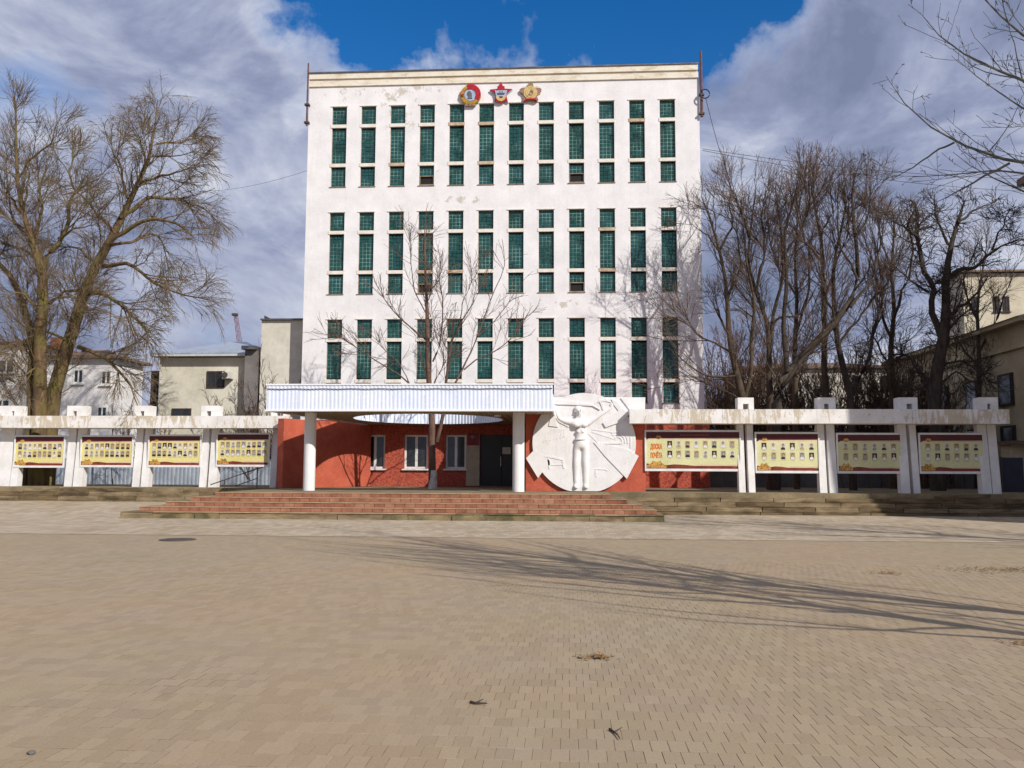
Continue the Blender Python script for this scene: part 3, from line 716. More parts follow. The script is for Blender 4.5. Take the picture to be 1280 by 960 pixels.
# ------------------------------------------------------------------ red wall with the white relief
RY = 33.22
b = MB(); b.box(-1.62, 2.86, RY, TY - .06, .8, 3.72); tag(b.build('entrance_wall', M['red_wall']), 'orange red wall block behind the white relief', 'wall')
rel = empty('relief', (.5, RY, .8))
def XZ(px, py, Y=RY - .13): p = P(px, py, Y); return (p.x, p.z)
b = MB(); b.prism([XZ(690, 496.5, RY), XZ(806.5, 496.8, RY), XZ(806, 514, RY), XZ(806, 520, RY), XZ(690, 520, RY)], RY - .06, RY + .3); b.build('back_slab', M['relief_plaster'], rel)
cx, cz = XZ(730, 553.5); R0 = 1.93
poly = [(cx + R0 * math.cos(a), max(.815, cz + R0 * math.sin(a) * .97)) for a in np.linspace(0, 2 * math.pi, 97)[:-1]]
pp = [];
for p_ in poly:
    if not pp or abs(p_[0] - pp[-1][0]) + abs(p_[1] - pp[-1][1]) > 1e-4: pp.append(p_)
b = MB(); b.prism(pp, RY - .13, RY - .001); b.build('disc', M['relief_plaster'], rel, smooth=False)
YF = RY - .13
def slab(pts, h, name, y0=YF, sink=.12, smooth=False):
    b = MB(); b.prism([XZ(*p) for p in pts], y0 - h * .6, y0 + min(sink, .10)); return b.build(name, M['relief_plaster'], rel)
slab([(657.5, 573), (672.5, 597.5), (678, 590), (690, 578), (668, 562)], .03, 'corner_facet', sink=.2)
slab([(742, 553), (756, 570), (783.5, 598.5), (798.5, 570), (783, 561)], .05, 'corner_facet', sink=.2)
slab([(686, 532.5), (697.5, 533.8), (695.5, 528), (692, 510), (690, 512)], .06, 'flag_edge')
slab([(692, 500), (706, 500.5), (722, 503.5), (738, 505), (750, 512.5), (741, 507.5), (725, 506.5), (707, 505.8), (693, 505.5)], .09, 'banner')
slab([(691.5, 505), (694, 505.8), (696, 519), (706, 528.5), (713, 531.5), (711, 534), (699, 528), (692, 519)], .05, 'banner_fold')
slab([(753.5, 528.5), (757, 534.3), (777, 527), (786, 518), (778, 510.5), (764, 519.5)], .10, 'scroll')
slab([(748, 500), (752, 503), (755, 509), (755.5, 513), (753, 512), (751.5, 507)], .05, 'swirl')
slab([(738, 508), (746, 500.5), (757, 499), (764, 503.5), (757, 501.5), (747, 503)], .04, 'swirl')
slab([(776, 497.5), (783.5, 498), (791.5, 509.8), (787, 512)], .07, 'ray', y0=RY - .06)
slab([(764, 499), (771, 502), (780, 514), (776, 517), (768, 507)], .05, 'ray')
for i in range(7):
    a = i / 6; slab([(678 + 4.3 * i, 553 - 6.2 * a), (680.5 + 4.3 * i, 552.5 - 6.2 * a), (691 + 2.6 * i, 536), (689.5 + 2.6 * i, 536)], .025, 'ray')
slab([(680, 569), (694, 571), (704.5, 574), (704.5, 576), (693, 573.3), (680, 571)], .03, 'table_relief')
slab([(684, 573), (686.5, 573), (688, 586), (686, 586)], .03, 'table_relief'); slab([(702.5, 576), (705, 576), (706, 585.5), (704, 585.5)], .03, 'table_relief'); slab([(687, 580.5), (703, 580), (703, 581.5), (687, 582)], .025, 'table_relief')
slab([(743, 587), (748, 585.5), (757, 586), (759.5, 589), (757, 587.5), (748, 587)], .025, 'gear_relief'); slab([(744, 588), (746, 588), (746, 596), (744, 596)], .025, 'gear_relief')
slab([(750.5, 553.5), (778, 553), (778, 555), (750.5, 555.5)], .035, 'engine_relief')
for r_ in (5, 8.5, 12):
    pts = [(772 + r_ * math.cos(a), 552 - r_ * math.sin(a)) for a in np.linspace(-.2, 2.2, 10)] + [(772 + (r_ + 1.5) * math.cos(a), 552 - (r_ + 1.5) * math.sin(a)) for a in np.linspace(2.2, -.2, 10)]
    slab(pts, .03, 'engine_relief')
slab([(787.5, 546), (789, 546), (789, 560), (787.5, 560)], .03, 'engine_relief')
slab([(736, 541), (752, 556), (768, 575), (766.5, 576), (750, 557), (735, 542)], .02, 'ray')
slab([(740, 536), (775, 541), (775, 542), (740, 537.5)], .02, 'ray'); slab([(740, 539), (770, 549), (770, 550), (740, 540.5)], .02, 'ray')
# figure: one continuous body
def figure():
    k = 33.1 / FPX; yc = YF + .085
    V, E, R = [], [], []
    def add(px, py, rx, dy=0.0, par=None, ry=None):
        x, z = XZ(px, py, yc); V.append((x, yc + dy, z)); R.append((rx * k, (ry or rx) * k))
        if par is not None: E.append((par, len(V) - 1))
        return len(V) - 1
    pel = add(726, 553.5, 8.8, .04); wai = add(725.8, 545, 8.0, .05, pel); che = add(725.5, 534, 9.2, .0, wai); up = add(725, 528, 8.5, -.02, che)
    nk = add(724.5, 522.5, 3.2, -.08, up); hd0 = add(724.2, 518.5, 3.9, -.12, nk); hd1 = add(724, 514.5, 5.1, -.14, hd0); hd2 = add(724, 510.5, 4.2, -.13, hd1)
    for sgn, pts in ((-1, [(714.5, 528.5, 4.6), (706, 527, 3.6), (699, 523.5, 3.0), (694.8, 513, 2.5), (693, 506, 2.0)]), (1, [(736, 528, 4.6), (745, 522, 3.7), (752, 517, 3.2), (759, 513, 2.7), (764, 509.5, 2.2)])):
        p_ = up
        for q in pts: p_ = add(q[0], q[1], q[2], -.06, p_)
        hx, hy = pts[-1][0], pts[-1][1]
        palm = add(hx + sgn * 1.2, hy - 2.4, 1.7, -.08, p_)
        for i, (fx, fy) in enumerate(((-1.6, -3.2), (-.6, -4.0), (.5, -4.1), (1.5, -3.4))):
            f1 = add(hx + sgn * 1.2 + fx * .8, hy - 2.4 + fy * .55, .5, -.10, palm); add(hx + sgn * 1.2 + fx + sgn * .6, hy - 2.4 + fy, .42, -.06, f1)
        t1 = add(hx - sgn * 1.2, hy - 2.6, .55, -.11, palm); add(hx - sgn * 1.9, hy - 4.2, .45, -.09, t1)
    for pts in ([(720.8, 560, 5.6), (720.6, 572, 5.1), (720.3, 579, 4.8), (720.2, 588, 4.8), (720.2, 602, 4.3), (720, 608.5, 4.2)], [(731.4, 560, 5.6), (731.6, 572, 5.1), (731.8, 579, 4.8), (732, 588, 4.8), (732, 602, 4.3), (732.2, 608.5, 4.2)]):
        p_ = pel
        for i, q in enumerate(pts): p_ = add(q[0], q[1], q[2], -.03 if i != 2 else -.06, p_)
        add(pts[-1][0] + (-1 if pts[0][0] < 726 else 1) * .5, 609.6, 2.6, -.22, p_)
    me = bpy.data.meshes.new('figure'); me.from_pydata([(x - .5, y - RY, z - .8) for x, y, z in V], E, [])
    o = place('figure', me, (.5, RY, .8), rel)
    sk = o.modifiers.new('skin', 'SKIN'); sk.use_smooth_shade = True
    for i, sv in enumerate(me.skin_vertices[0].data): sv.radius = R[i]
    me.skin_vertices[0].data[0].use_root = True
    ss = o.modifiers.new('sub', 'SUBSURF'); ss.levels = ss.render_levels = 2
    me.materials.append(M['relief_plaster'])
    return o, V
fig, FV = figure()
hx, hy, hz = FV[6]; kk = 33.4 / FPX
def blobmesh(name, c, r, parent, sub=2, fn=None):
    bm = bmesh.new(); bmesh.ops.create_icosphere(bm, subdivisions=sub, radius=1)
    for v in bm.verts:
        p_ = Vector((v.co.x * r[0], v.co.y * r[1], v.co.z * r[2])); v.co = p_ if fn is None else fn(p_, v.co)
    for f in bm.faces: f.smooth = True
    me = bpy.data.meshes.new(name); bm.to_mesh(me); bm.free(); me.materials.append(M['relief_plaster'])
    return place(name, me, c, parent)
fy = hy - 5.2 * kk
blobmesh('hair', (hx - .6 * kk, hy + 1.6 * kk, hz + 2.6 * kk), (5.9 * kk, 5.2 * kk, 4.6 * kk), fig, 3, lambda p_, u: p_ * (1 + .06 * math.sin(u.x * 9) * math.cos(u.z * 8)))
blobmesh('nose', (hx + .2 * kk, fy, hz - .4 * kk), (.8 * kk, 1.2 * kk, 1.6 * kk), fig)
for sx in (-1, 1):
    blobmesh('eye', (hx + sx * 1.9 * kk, fy + .9 * kk, hz + .8 * kk), (.9 * kk, .8 * kk, .5 * kk), fig); blobmesh('brow', (hx + sx * 1.9 * kk, fy + .6 * kk, hz + 1.7 * kk), (1.5 * kk, .8 * kk, .4 * kk), fig)
    blobmesh('ear', (hx + sx * 5.0 * kk, hy - .6 * kk, hz - .1 * kk), (.7 * kk, 1.0 * kk, 1.5 * kk), fig)
blobmesh('mouth', (hx + .1 * kk, fy + .5 * kk, hz - 2.6 * kk), (1.5 * kk, .7 * kk, .45 * kk), fig)
fz = lambda px, py, dy: (XZ(px, py)[0], YF + .085 - dy, XZ(px, py)[1])
for sx in (-1, 1):
    blobmesh('chest', fz(725.5 + sx * 4.6, 531.5, .20), (4.6 * kk, 3.0 * kk, 3.4 * kk), fig); blobmesh('knee', fz(726 + sx * 5.8, 579, .10), (2.6 * kk, 2.4 * kk, 2.6 * kk), fig)
    blobmesh('rib_muscle', fz(725.6 + sx * 2.6, 539.5, .18), (2.6 * kk, 1.9 * kk, 2.6 * kk), fig)
blobmesh('belt', fz(725.9, 549.5, .02), (8.9 * kk, 8.8 * kk, .9 * kk), fig, 3)
tag(rel, 'white plaster relief disc with a standing man raising both arms', 'relief sculpture')

# ------------------------------------------------------------------ emblems under the cornice
def star(cx, cz, R, r, n=5, rot=math.pi / 2): return [(cx + (R if k % 2 == 0 else r) * math.cos(rot + math.pi * k / n), cz + (R if k % 2 == 0 else r) * math.sin(rot + math.pi * k / n)) for k in range(2 * n)]
def circ(cx, cz, r, n=28, rz=None): return [(cx + r * math.cos(2 * math.pi * k / n), cz + (rz or r) * math.sin(2 * math.pi * k / n)) for k in range(n)]
def arcband(cx, cz, r0, r1, a0, a1, n=18): return [(cx + r1 * math.cos(a), cz + r1 * math.sin(a)) for a in np.linspace(a0, a1, n)] + [(cx + r0 * math.cos(a), cz + r0 * math.sin(a)) for a in np.linspace(a1, a0, n)]
EY = TY - .02
def emb(px, py): p = P(px, py, EY); return p.x, p.z
x, z = emb(588.5, 119.8); e = empty('order_emblem', (x, EY, z)); rr = math.radians
q = MB()
for k in range(30):               # wheat ears round the ring
    a = rr(95 + k * 8.6); c0, s0 = math.cos(a), math.sin(a); u = (x + .40 * c0, z + .42 * s0); t0 = (-s0, c0)
    q.prism([(u[0] - .10 * c0 - .02 * t0[0], u[1] - .10 * s0 - .02 * t0[1]), (u[0] + t0[0] * .07, u[1] + t0[1] * .07), (u[0] + .11 * c0 + .03 * t0[0], u[1] + .11 * s0 + .03 * t0[1]), (u[0] - t0[0] * .07, u[1] - t0[1] * .07)], EY - .13 - .01 * (k % 2), EY - .02)
q.prism(arcband(x, z, .29, .43, rr(100), rr(350)), EY - .10, EY - .01); q.build('wreath', M['gold'], e)
q = MB(); q.prism(arcband(x, z + .02, .27, .50, rr(-38), rr(112)), EY - .16, EY - .01); q.build('banner', M['enamel_red'], e)
q = MB(); q.prism(circ(x, z, .30), EY - .12, EY - .02); dsc = q.build('disc', M['silver'], e)
q = MB(); q.prism([(x - .14, z - .2), (x + .10, z - .2), (x + .06, z - .08), (x + .08, z - .05), (x + .05, z + .0), (x + .07, z + .03), (x + .03, z + .13), (x - .05, z + .19), (x - .14, z + .15), (x - .16, z + .02), (x - .10, z - .06)], EY - .15, EY - .11); q.build('profile', M['roof_flashing'], dsc)
q = MB(); q.prism([(x - .24, z - .55), (x + .24, z - .55), (x + .28, z - .46), (x - .28, z - .46)], EY - .14, EY - .02); q.build('ribbon', M['dull_bronze'], e)
q = MB(); q.prism(star(x - .40, z - .02, .09, .04), EY - .18, EY - .1); q.build('small_star', M['enamel_red'], e)
tag(e, 'round emblem with gold wreath, red banner and silver disc under the cornice', 'emblem')
x, z = emb(626.5, 117); e = empty('order_emblem', (x, EY, z))
q = MB(); q.prism(star(x, z - .02, .60, .27), EY - .07, EY - .01); q.build('silver_star', M['silver'], e)
q = MB(); st_ = star(x, z, .56, .25); q.prism(st_, EY - .11, EY - .05); q.build('red_star', M['enamel_red'], e)
q = MB(); q.prism([(x - .30, z + .10), (x + .30, z + .10), (x + .22, z - .20), (x - .22, z - .20)], EY - .15, EY - .06); sh = q.build('shield', M['silver'], e)
q = MB(); q.prism([(x - .16, z - .12), (x + .16, z - .12), (x + .2, z - .04), (x - .2, z - .04)], EY - .17, EY - .14)
for kx in (-.08, .0, .08): q.box(x + kx - .015, x + kx + .015, EY - .165, EY - .145, z - .04, z + .05)
q.build('ship', M['roof_flashing'], sh)
q = MB(); q.prism([(x - .19, z + .11), (x + .19, z + .11), (x + .17, z + .31), (x - .17, z + .31)], EY - .16, EY - .06); q.build('flag', M['enamel_red'], e)
q = MB(); q.prism(arcband(x, z - .20, .10, .24, rr(180), rr(360)), EY - .16, EY - .05); q.build('laurel', M['pale_gold'], e)
q = MB(); q.prism(arcband(x, z - .18, .24, .32, rr(200), rr(340)), EY - .14, EY - .05); q.build('ribbon', M['enamel_red'], e)
tag(e, 'red five pointed star emblem with a silver shield, between two round emblems', 'emblem')
x, z = emb(663.2, 117); e = empty('order_emblem', (x, EY, z))
q = MB(); q.prism(star(x, z, .50, .30, 8), EY - .06, EY - .01); q.build('ray_star', M['pale_gold'], e)
for k in range(5):
    a = math.pi / 2 + 2 * math.pi * k / 5; q = MB(); ca, sa = math.cos(a), math.sin(a)
    q.prism([(x + .26 * ca - .17 * sa, z + .26 * sa + .17 * ca), (x + .50 * ca - .10 * sa, z + .50 * sa + .10 * ca), (x + .56 * ca, z + .56 * sa), (x + .50 * ca + .10 * sa, z + .50 * sa - .10 * ca), (x + .26 * ca + .17 * sa, z + .26 * sa - .17 * ca)], EY - .10, EY - .03)
    q.build('ray_petal', M['mauve_metal'] if k else M['dull_bronze'], e)
q = MB(); q.prism(circ(x, z, .33), EY - .13, EY - .04); q.build('pale_ring', M['pale_gold'], e)
q = MB(); q.prism(circ(x, z + .01, .25), EY - .15, EY - .05); gd = q.build('gold_disc', M['pale_gold'], e)
q = MB(); q.prism(arcband(x, z, .10, .15, rr(-130), rr(80)), EY - .17, EY - .14); q.build('sickle', M['dull_bronze'], gd)
q = MB(); q.prism([(x - .12, z - .12), (x - .09, z - .15), (x + .06, z + .03), (x + .03, z + .06)], EY - .18, EY - .14); q.prism([(x - .02, z + .07), (x + .08, z - .01), (x + .11, z + .03), (x + .02, z + .11)], EY - .18, EY - .14); q.build('hammer', M['dull_bronze'], gd)
q = MB(); q.prism([(x - .32, z - .43), (x - .1, z - .36), (x + .1, z - .36), (x + .32, z - .43), (x + .22, z - .30), (x - .22, z - .30)], EY - .17, EY - .06); q.build('ribbon', M['enamel_red'], e)
tag(e, 'pale gold rayed emblem with hammer and sickle, nearest the right corner', 'emblem')

# poles at the roof corners, cables
def pole(px, y0, y1, X, r, label):
    zt, zb = P(px, y0, TY).z, P(px, y1, TY).z; e = empty('corner_pole', (X, TY, zb))
    b = MB(); b.tube([(X, TY - .1, zb), (X, TY - .1, zt)], [r, r * .7], 8); b.build('pipe', M['rust_pole'], e)
    for zz in (zb + .15, zb + (zt - zb) * .33):
        b = MB(); b.box(X - .12, X + .12, TY - .2, TY - .0, zz - .04, zz + .04); b.build('bracket', M['iron'], e)
    tag(e, label, 'pole'); return e
pole(387.5, 80, 158, TXL - .05, .055, 'thin rusty pole fixed at the left corner of the white tower')
pe = pole(879, 65, 147, TXR + .10, .075, 'thick rusty pole fixed at the right corner of the white tower')
cxp = P(881, 120, TY); b = MB(); b.tube([(TXR + .12 + .22 * math.cos(a) + .12, TY - .25, cxp.z + .22 * math.sin(a)) for a in np.linspace(0, 6.0, 16)], .03, 6); b.build('cable_loop', M['cable_black'], pe)
def wire(name, pts, r, label):
    b = MB(); b.tube(pts, r, 5); tag(b.build(name, M['cable_black']), label, 'wire')
def sag(a, c, s, n=24):
    a, c = Vector(a), Vector(c); return [a.lerp(c, k / n) - Vector((0, 0, s * 4 * (k / n) * (1 - k / n))) for k in range(n + 1)]
wire('overhead_wire', sag(P(384.5, 213, TY + .3), P(230, 238, 60), .4), .008, 'thin overhead wire running left from the white tower')
wire('overhead_wire', sag(P(878, 186, TY + .3), P(1300, 224, 46), .3), .012, 'upper overhead wire running right from the tower behind the bare trees')
wire('overhead_wire', sag(P(878, 188, TY + .3), P(1300, 240, 46), .35), .012, 'lower overhead wire running right from the tower behind the bare trees')
wire('overhead_wire', sag(P(882, 122, TY - .2), P(912, 225, 42), .25), .014, 'slack black wire hanging down from the right corner pole')

# ------------------------------------------------------------------ colonnades with honour boards
def colonnade(name, y0, px0, px1, legs, label, sgn, cap_px):
    root = empty(name, (P((px0 + px1) / 2, 520, y0).x, y0, .8))
    xa, xb = P(px0, 520, y0).x, P(px1, 520, y0).x; nb = max(1, round(abs(xb - xa) / 3.1)); w = (xb - xa) / nb
    for i in range(nb):
        b = MB(); x0, x1 = xa + w * i, xa + w * (i + 1); e = .004; j = random.uniform(-.006, .006)
        b.box(x0 + e, x1 - e, y0 + j, y0 + .95, 3.31 + j * .5, 3.83 + j)
        b.build('beam_section', M['flaking_whitewash'], root)
    for (a0, a1), (b0, b1) in legs:
        yt, yb = y0 + .68, y0 + .44
        for p0, p1 in ((a0, a1), (b0, b1)):
            x0, x1 = P(p0, 600, yb).x, P(p1, 600, yb).x; b = MB()
            b.hexa([(x0, yb, .79), (x1, yb, .79), (x1, y0 + .82, .79), (x0, y0 + .82, .79), (x0, yt, 3.32), (x1, yt, 3.32), (x1, y0 + .94, 3.32), (x0, y0 + .94, 3.32)])
            b.build('pillar_leg', M['white_pillar'], root)
        x0, x1 = P(a0, 600, yb).x, P(b1, 600, yb).x
        if x1 - x0 > .3 and cap_px:
            n0, n1 = P(a1, 600, yb).x - .04, P(b0, 600, yb).x + .04; yc = y0 + .40
            b = MB(); b.box(x0, n0, yc, y0 + .92, 3.822, 4.06); b.box(n1, x1, yc, y0 + .92, 3.822, 4.06); b.box(x0, x1, yc - .003, y0 + .92, 4.06, 4.29)
            b.build('cap_block', M['white_pillar'], root)
    tag(root, label, 'colonnade'); return root
LY, RYW = 36.5, 32.6
LLEG = [((-6, 11.5), (12.5, 21)), ((80, 88.7), (91, 102.3)), ((165, 173.4), (175.8, 185.3)), ((248.8, 256.8), (260, 270.3)), ((337, 344.5), (351, 356))]
RLEG = [((924, 932), (936.2, 944.2)), ((1025, 1034), (1037, 1047.2)), ((1126.6, 1137.8), (1142, 1150.3)), ((1228, 1239.5), (1240.5, 1251.5))]
colonnade('colonnade', LY, -60, 357, LLEG, 'flaking white colonnade of twin pillars left of the canopy', -1, True)
colonnade('colonnade', RYW, 787, 1262, RLEG, 'flaking white colonnade of twin pillars right of the relief', 1, True)

# portraits: flat printed cards
CARDS = []                       # flat prints
def card(bgm, torso, hair, hw, hh, seed):
    rg = random.Random(seed); b = MB(); mats = [M[bgm], M[torso], M['photo_skin'], M[hair]]
    b.flat([(-hw, -hh), (hw, -hh), (hw, hh), (-hw, hh)], 0, 0)
    s = hw * rg.uniform(.75, .98); b.flat([(-s, -hh * .98), (s, -hh * .98), (s * .85, -hh * .45), (s * .3, -hh * .22), (-s * .3, -hh * .22), (-s * .85, -hh * .45)], -.0015, 1)
    ox = hw * rg.uniform(-.12, .12)
    b.flat(circ(ox, hh * .30, hw * .52, 12, hh * .50), -.0025, 3)
    b.flat(circ(ox, hh * .17, hw * .40, 12, hh * .40), -.0035, 2)
    b.flat([(ox - .3 * hw * .4, -hh * .35), (ox + .3 * hw * .4, -hh * .35), (ox + .3 * hw * .4, -hh * .1), (ox - .3 * hw * .4, -hh * .1)], -.003, 2)
    return b.mesh('portrait', mats)
for i, (bgm, to) in enumerate((('photo_light', 'photo_dark'), ('photo_light', 'photo_grey'), ('photo_grey', 'photo_dark'), ('photo_tan', 'photo_shirt'), ('photo_grey', 'photo_shirt'), ('photo_light', 'photo_tan'), ('photo_tan', 'photo_grey'), ('photo_light', 'photo_shirt'), ('photo_tan', 'photo_dark'), ('photo_dark', 'photo_shirt'))):
    CARDS.append(card(bgm, to, 'photo_hair', .088, .125, i))
def board(px0, px1, py0, py1, Y, cols, label, pale=False, wide=False, seed=0):
    rg = random.Random(seed); x0, x1 = P(px0, (py0 + py1) / 2, Y).x, P(px1, (py0 + py1) / 2, Y).x; z0, z1 = P((px0 + px1) / 2, py1, Y).z, P((px0 + px1) / 2, py0, Y).z
    root = empty('honour_board', ((x0 + x1) / 2, Y, z0)); w, h = x1 - x0, z1 - z0; f = .055
    b = MB(); b.box(x0, x1, Y, Y + .07, z0, z0 + .09); b.box(x0, x1, Y, Y + .07, z1 - .07, z1); b.box(x0, x0 + f, Y, Y + .07, z0 + .09, z1 - .07); b.box(x1 - f, x1, Y, Y + .07, z0 + .09, z1 - .07)
    b.build('frame', M['window_white'], root)
    a0, a1, c0, c1 = x0 + f, x1 - f, z0 + .09, z1 - .07; yp = Y + .03; hh = c1 - c0
    b = MB(); b.box(a0, a1, yp, yp + .03, c0, c1); b.build('poster', M['poster_pale' if pale else 'poster_cream'], root)
    b = MB(); b.flat([(a0, c1), (a1, c1), (a1, c1 - .16 * hh), (a0 + .12, c1 - .17 * hh), (a0, c1 - .22 * hh)], yp - .002); b.build('header', M['poster_header'], root)
    b = MB(); b.flat([(a0, c1 - .17 * hh), (a1, c1 - .165 * hh), (a1, c1 - .20 * hh), (a0, c1 - .20 * hh)], yp - .0015); b.flat([(a0 + .5 * (a1 - a0), c0 + .08 * hh), (a1, c0 + .08 * hh), (a1, c0 + .115 * hh), (a0 + .55 * (a1 - a0), c0 + .115 * hh)], yp - .0035); b.build('pink_band', M['poster_pink'], root)
    b = MB(); pts = [(a0, c0), (a1, c0), (a1, c0 + .07 * hh)]
    for k in range(9): u = 1 - k / 8; pts.append((a0 + .02 + (a1 - a0) * .78 * u, c0 + hh * (.085 + .03 * math.sin(k * 1.7) * (1 - u) + .03 * (1 - u))))
    pts.append((a0, c0 + .13 * hh)); b.flat(pts, yp - .002); b.build('ribbon_print', M['poster_ribbon'], root)
    b = MB(); gx_ = a0 + .06 + .09 * w; b.flat([(gx_ + .13 * w * .75 * math.cos(a) * (1 + .12 * math.sin(5 * a)), c0 + .02 + max(0, .19 * hh * math.sin(a) * (1 + .15 * math.sin(7 * a)))) for a in np.linspace(0, math.pi, 16)], yp - .004); b.build('gold_ornament', M['poster_gold'], root)
    b = MB(); ox = a0 + .13 * w; b.flat(circ(ox, c1 - .15 * hh, .10, 12, .07), yp - .004); b.build('gold_ornament', M['poster_gold'], root)
    left = a0 + (.20 * w if wide else .045 * w); sp = (a1 - left - .03 * w) / cols
    for r_ in range(2):
        for c_ in range(cols):
            o = place('portrait', rg.choice(CARDS), (left + sp * (c_ + .5), yp - .003, c1 - hh * (.335 if r_ == 0 else .60) + rg.uniform(-.006, .006)), root)
            q = MB()
    cap = MB()
    for r_ in range(2):
        for c_ in range(cols):
            cxx = left + sp * (c_ + .5); zz = c1 - hh * (.335 if r_ == 0 else .60) - .155
            for k in range(2): wq = rg.uniform(.05, .085); cap.flat([(cxx - wq, zz - .022 * k), (cxx + wq, zz - .022 * k), (cxx + wq, zz - .022 * k + .008), (cxx - wq, zz - .022 * k + .008)], yp - .002)
    tag(cap.build('caption_lines', M['photo_tan'], root), kind='stuff')
    if wide:
        for i, tx in enumerate(('ДОСКА', 'ПОЧЁТА')):
            cu = bpy.data.curves.new('lettering', 'FONT'); cu.body = tx; cu.size = .27; cu.align_x = 'CENTER'; cu.extrude = .002; cu.offset = .016
            to = bpy.data.objects.new('lettering', cu); COL.objects.link(to); bpy.context.view_layer.update()
            me = bpy.data.meshes.new_from_object(to); bpy.data.objects.remove(to); bpy.data.curves.remove(cu)
            xs_ = [v.co.x for v in me.vertices]; wd = max(xs_) - min(xs_); me.transform(Matrix.Diagonal((.44 / wd, .9, 1, 1))); me.transform(Matrix.Rotation(math.pi / 2, 4, 'X')); me.materials.clear(); me.materials.append(M['print_orange'])
            place('lettering', me, (a0 + .105 * w, yp - .005, c1 - hh * (.46 if i == 0 else .70)), root)
        b = MB(); x = (a0 + a1) / 2 - .45
        while x < (a0 + a1) / 2 + .6: wq = rg.uniform(.02, .05); b.flat([(x, c1 - .10 * hh), (x + wq, c1 - .10 * hh), (x + wq, c1 - .07 * hh), (x, c1 - .07 * hh)], yp - .004); x += wq + .018
        b.build('header_print', M['photo_red'], root)
    tag(root, label, 'honour board', 'honour boards hung in the colonnades'); return root
board(17, 80.5, 544, 584.5, LY + .50, 9, 'yellow portrait board before the dark tree trunks, farthest from the canopy', seed=1)
board(100, 166, 544, 584, LY + .50, 9, 'yellow portrait board in the second bay of the left colonnade', seed=2)
board(184.5, 251, 543, 584, LY + .50, 9, 'yellow portrait board between the handrail board and the second left bay', seed=3)
board(270, 337, 541, 583.5, LY + .50, 9, 'yellow portrait board above the ramp handrail, nearest the canopy', seed=4)
board(806, 926.5, 537.5, 589, RYW + .54, 8, 'extra wide portrait board with orange lettering, beside the relief', True, True, 5)
board(944, 1025, 540, 591.5, RYW + .54, 6, 'sunlit six column portrait board right of the wide lettered board', True, False, 6)
board(1046, 1128, 541, 592, RYW + .54, 6, 'shaded six column portrait board in third bay of right colonnade', True, False, 7)
board(1149, 1231, 541, 592.3, RYW + .54, 6, 'shaded six column portrait board at the far right end', True, False, 8)

# handrail of the ramp
b = MB(); hy_ = LY - .6
h = lambda px, py: P(px, py, hy_)
hr = empty('handrail', (h(300, 606).x, hy_, .8))
b.tube([h(263, 606), h(322, 585.5), h(329, 584)], .022, 8); b.build('top_rail', M['iron'], hr)
b = MB(); b.tube([h(294, 607.5), h(321, 598)], .018, 8); b.build('lower_rail', M['iron'], hr)
for px, yt in ((281, 600), (322, 585.5)):
    b = MB(); q_ = h(px, yt); b.tube([(q_.x, hy_, .8), (q_.x, hy_, q_.z)], .02, 8); b.build('post', M['iron'], hr)
tag(hr, 'thin dark sloping handrail on the ramp in front of the corrugated fence', 'handrail')

# corrugated fence behind the left colonnade
FYY = 41.4; fn = empty('sheet_fence', (-20, FYY, .8)); x = -32.0; i = 0
while x < -11.5:
    b = MB(); corrugated(b, (x, FYY + .01 * (i % 2)), (x + 1.18, FYY + .01 * (i % 2)), .82, 2.05 + random.uniform(-.02, .02), .2, .03); b.build('metal_sheet', M['fence_sheet'], fn); x += 1.19; i += 1
b = MB(); b.box(-32, -11.4, FYY + .05, FYY + .1, 1.2, 1.26); b.box(-32, -11.4, FYY + .05, FYY + .1, 1.8, 1.86); b.build('rail', M['iron'], fn)
tag(fn, 'grey blue corrugated metal fence behind the left boards', 'fence')
# low grey wall behind the right colonnade
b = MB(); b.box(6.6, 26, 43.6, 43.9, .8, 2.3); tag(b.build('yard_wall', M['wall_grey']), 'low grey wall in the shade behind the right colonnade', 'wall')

# ------------------------------------------------------------------ houses
def box_house_win(b_parent, x0, x1, z0, z1, y, frame='window_white', pane='pane_dark', bars=1, sill=True):
    q = MB(); t_ = .08
    q.box(x0, x0 + t_, y - .06, y + .02, z0, z1); q.box(x1 - t_, x1, y - .06, y + .02, z0, z1); q.box(x0 + t_, x1 - t_, y - .06, y + .02, z0, z0 + t_); q.box(x0 + t_, x1 - t_, y - .06, y + .02, z1 - t_, z1)
    for k in range(bars):
        xm = x0 + (x1 - x0) * (k + 1) / (bars + 1); q.box(xm - .04, xm + .04, y - .055, y + .02, z0 + t_, z1 - t_)
    w = q.build('window', M[frame], b_parent)
    q = MB(); q.box(x0 + t_, x1 - t_, y - .03, y + .01, z0 + t_, z1 - t_); q.build('pane', M[pane], w)
    if sill: q = MB(); q.box(x0 - .08, x1 + .08, y - .14, y + .02, z0 - .08, z0 - .002); q.build('sill', M[frame], w)
def hip(b, x0, x1, y0, y1, z0, zr, inset, ov=.4):
    x0 -= ov; x1 += ov; y0 -= ov; y1 += ov; ym = (y0 + y1) / 2; a, c = (x0 + inset, ym, zr), (x1 - inset, ym, zr); z1 = z0 + .14
    b.box(x0, x1, y0, y1, z0, z1)
    v = [(x0, y0, z1 + .003), (x1, y0, z1 + .003), (x1, y1, z1 + .003), (x0, y1, z1 + .003)]
    b.quad(v[0], v[1], c, a); b.quad(v[2], v[3], a, c); i = len(b.v); b.v += [v[1], v[2], c, v[3], v[0], a]; b.f += [(i, i + 1, i + 2), (i + 3, i + 4, i + 5)]; b.m += [0, 0]
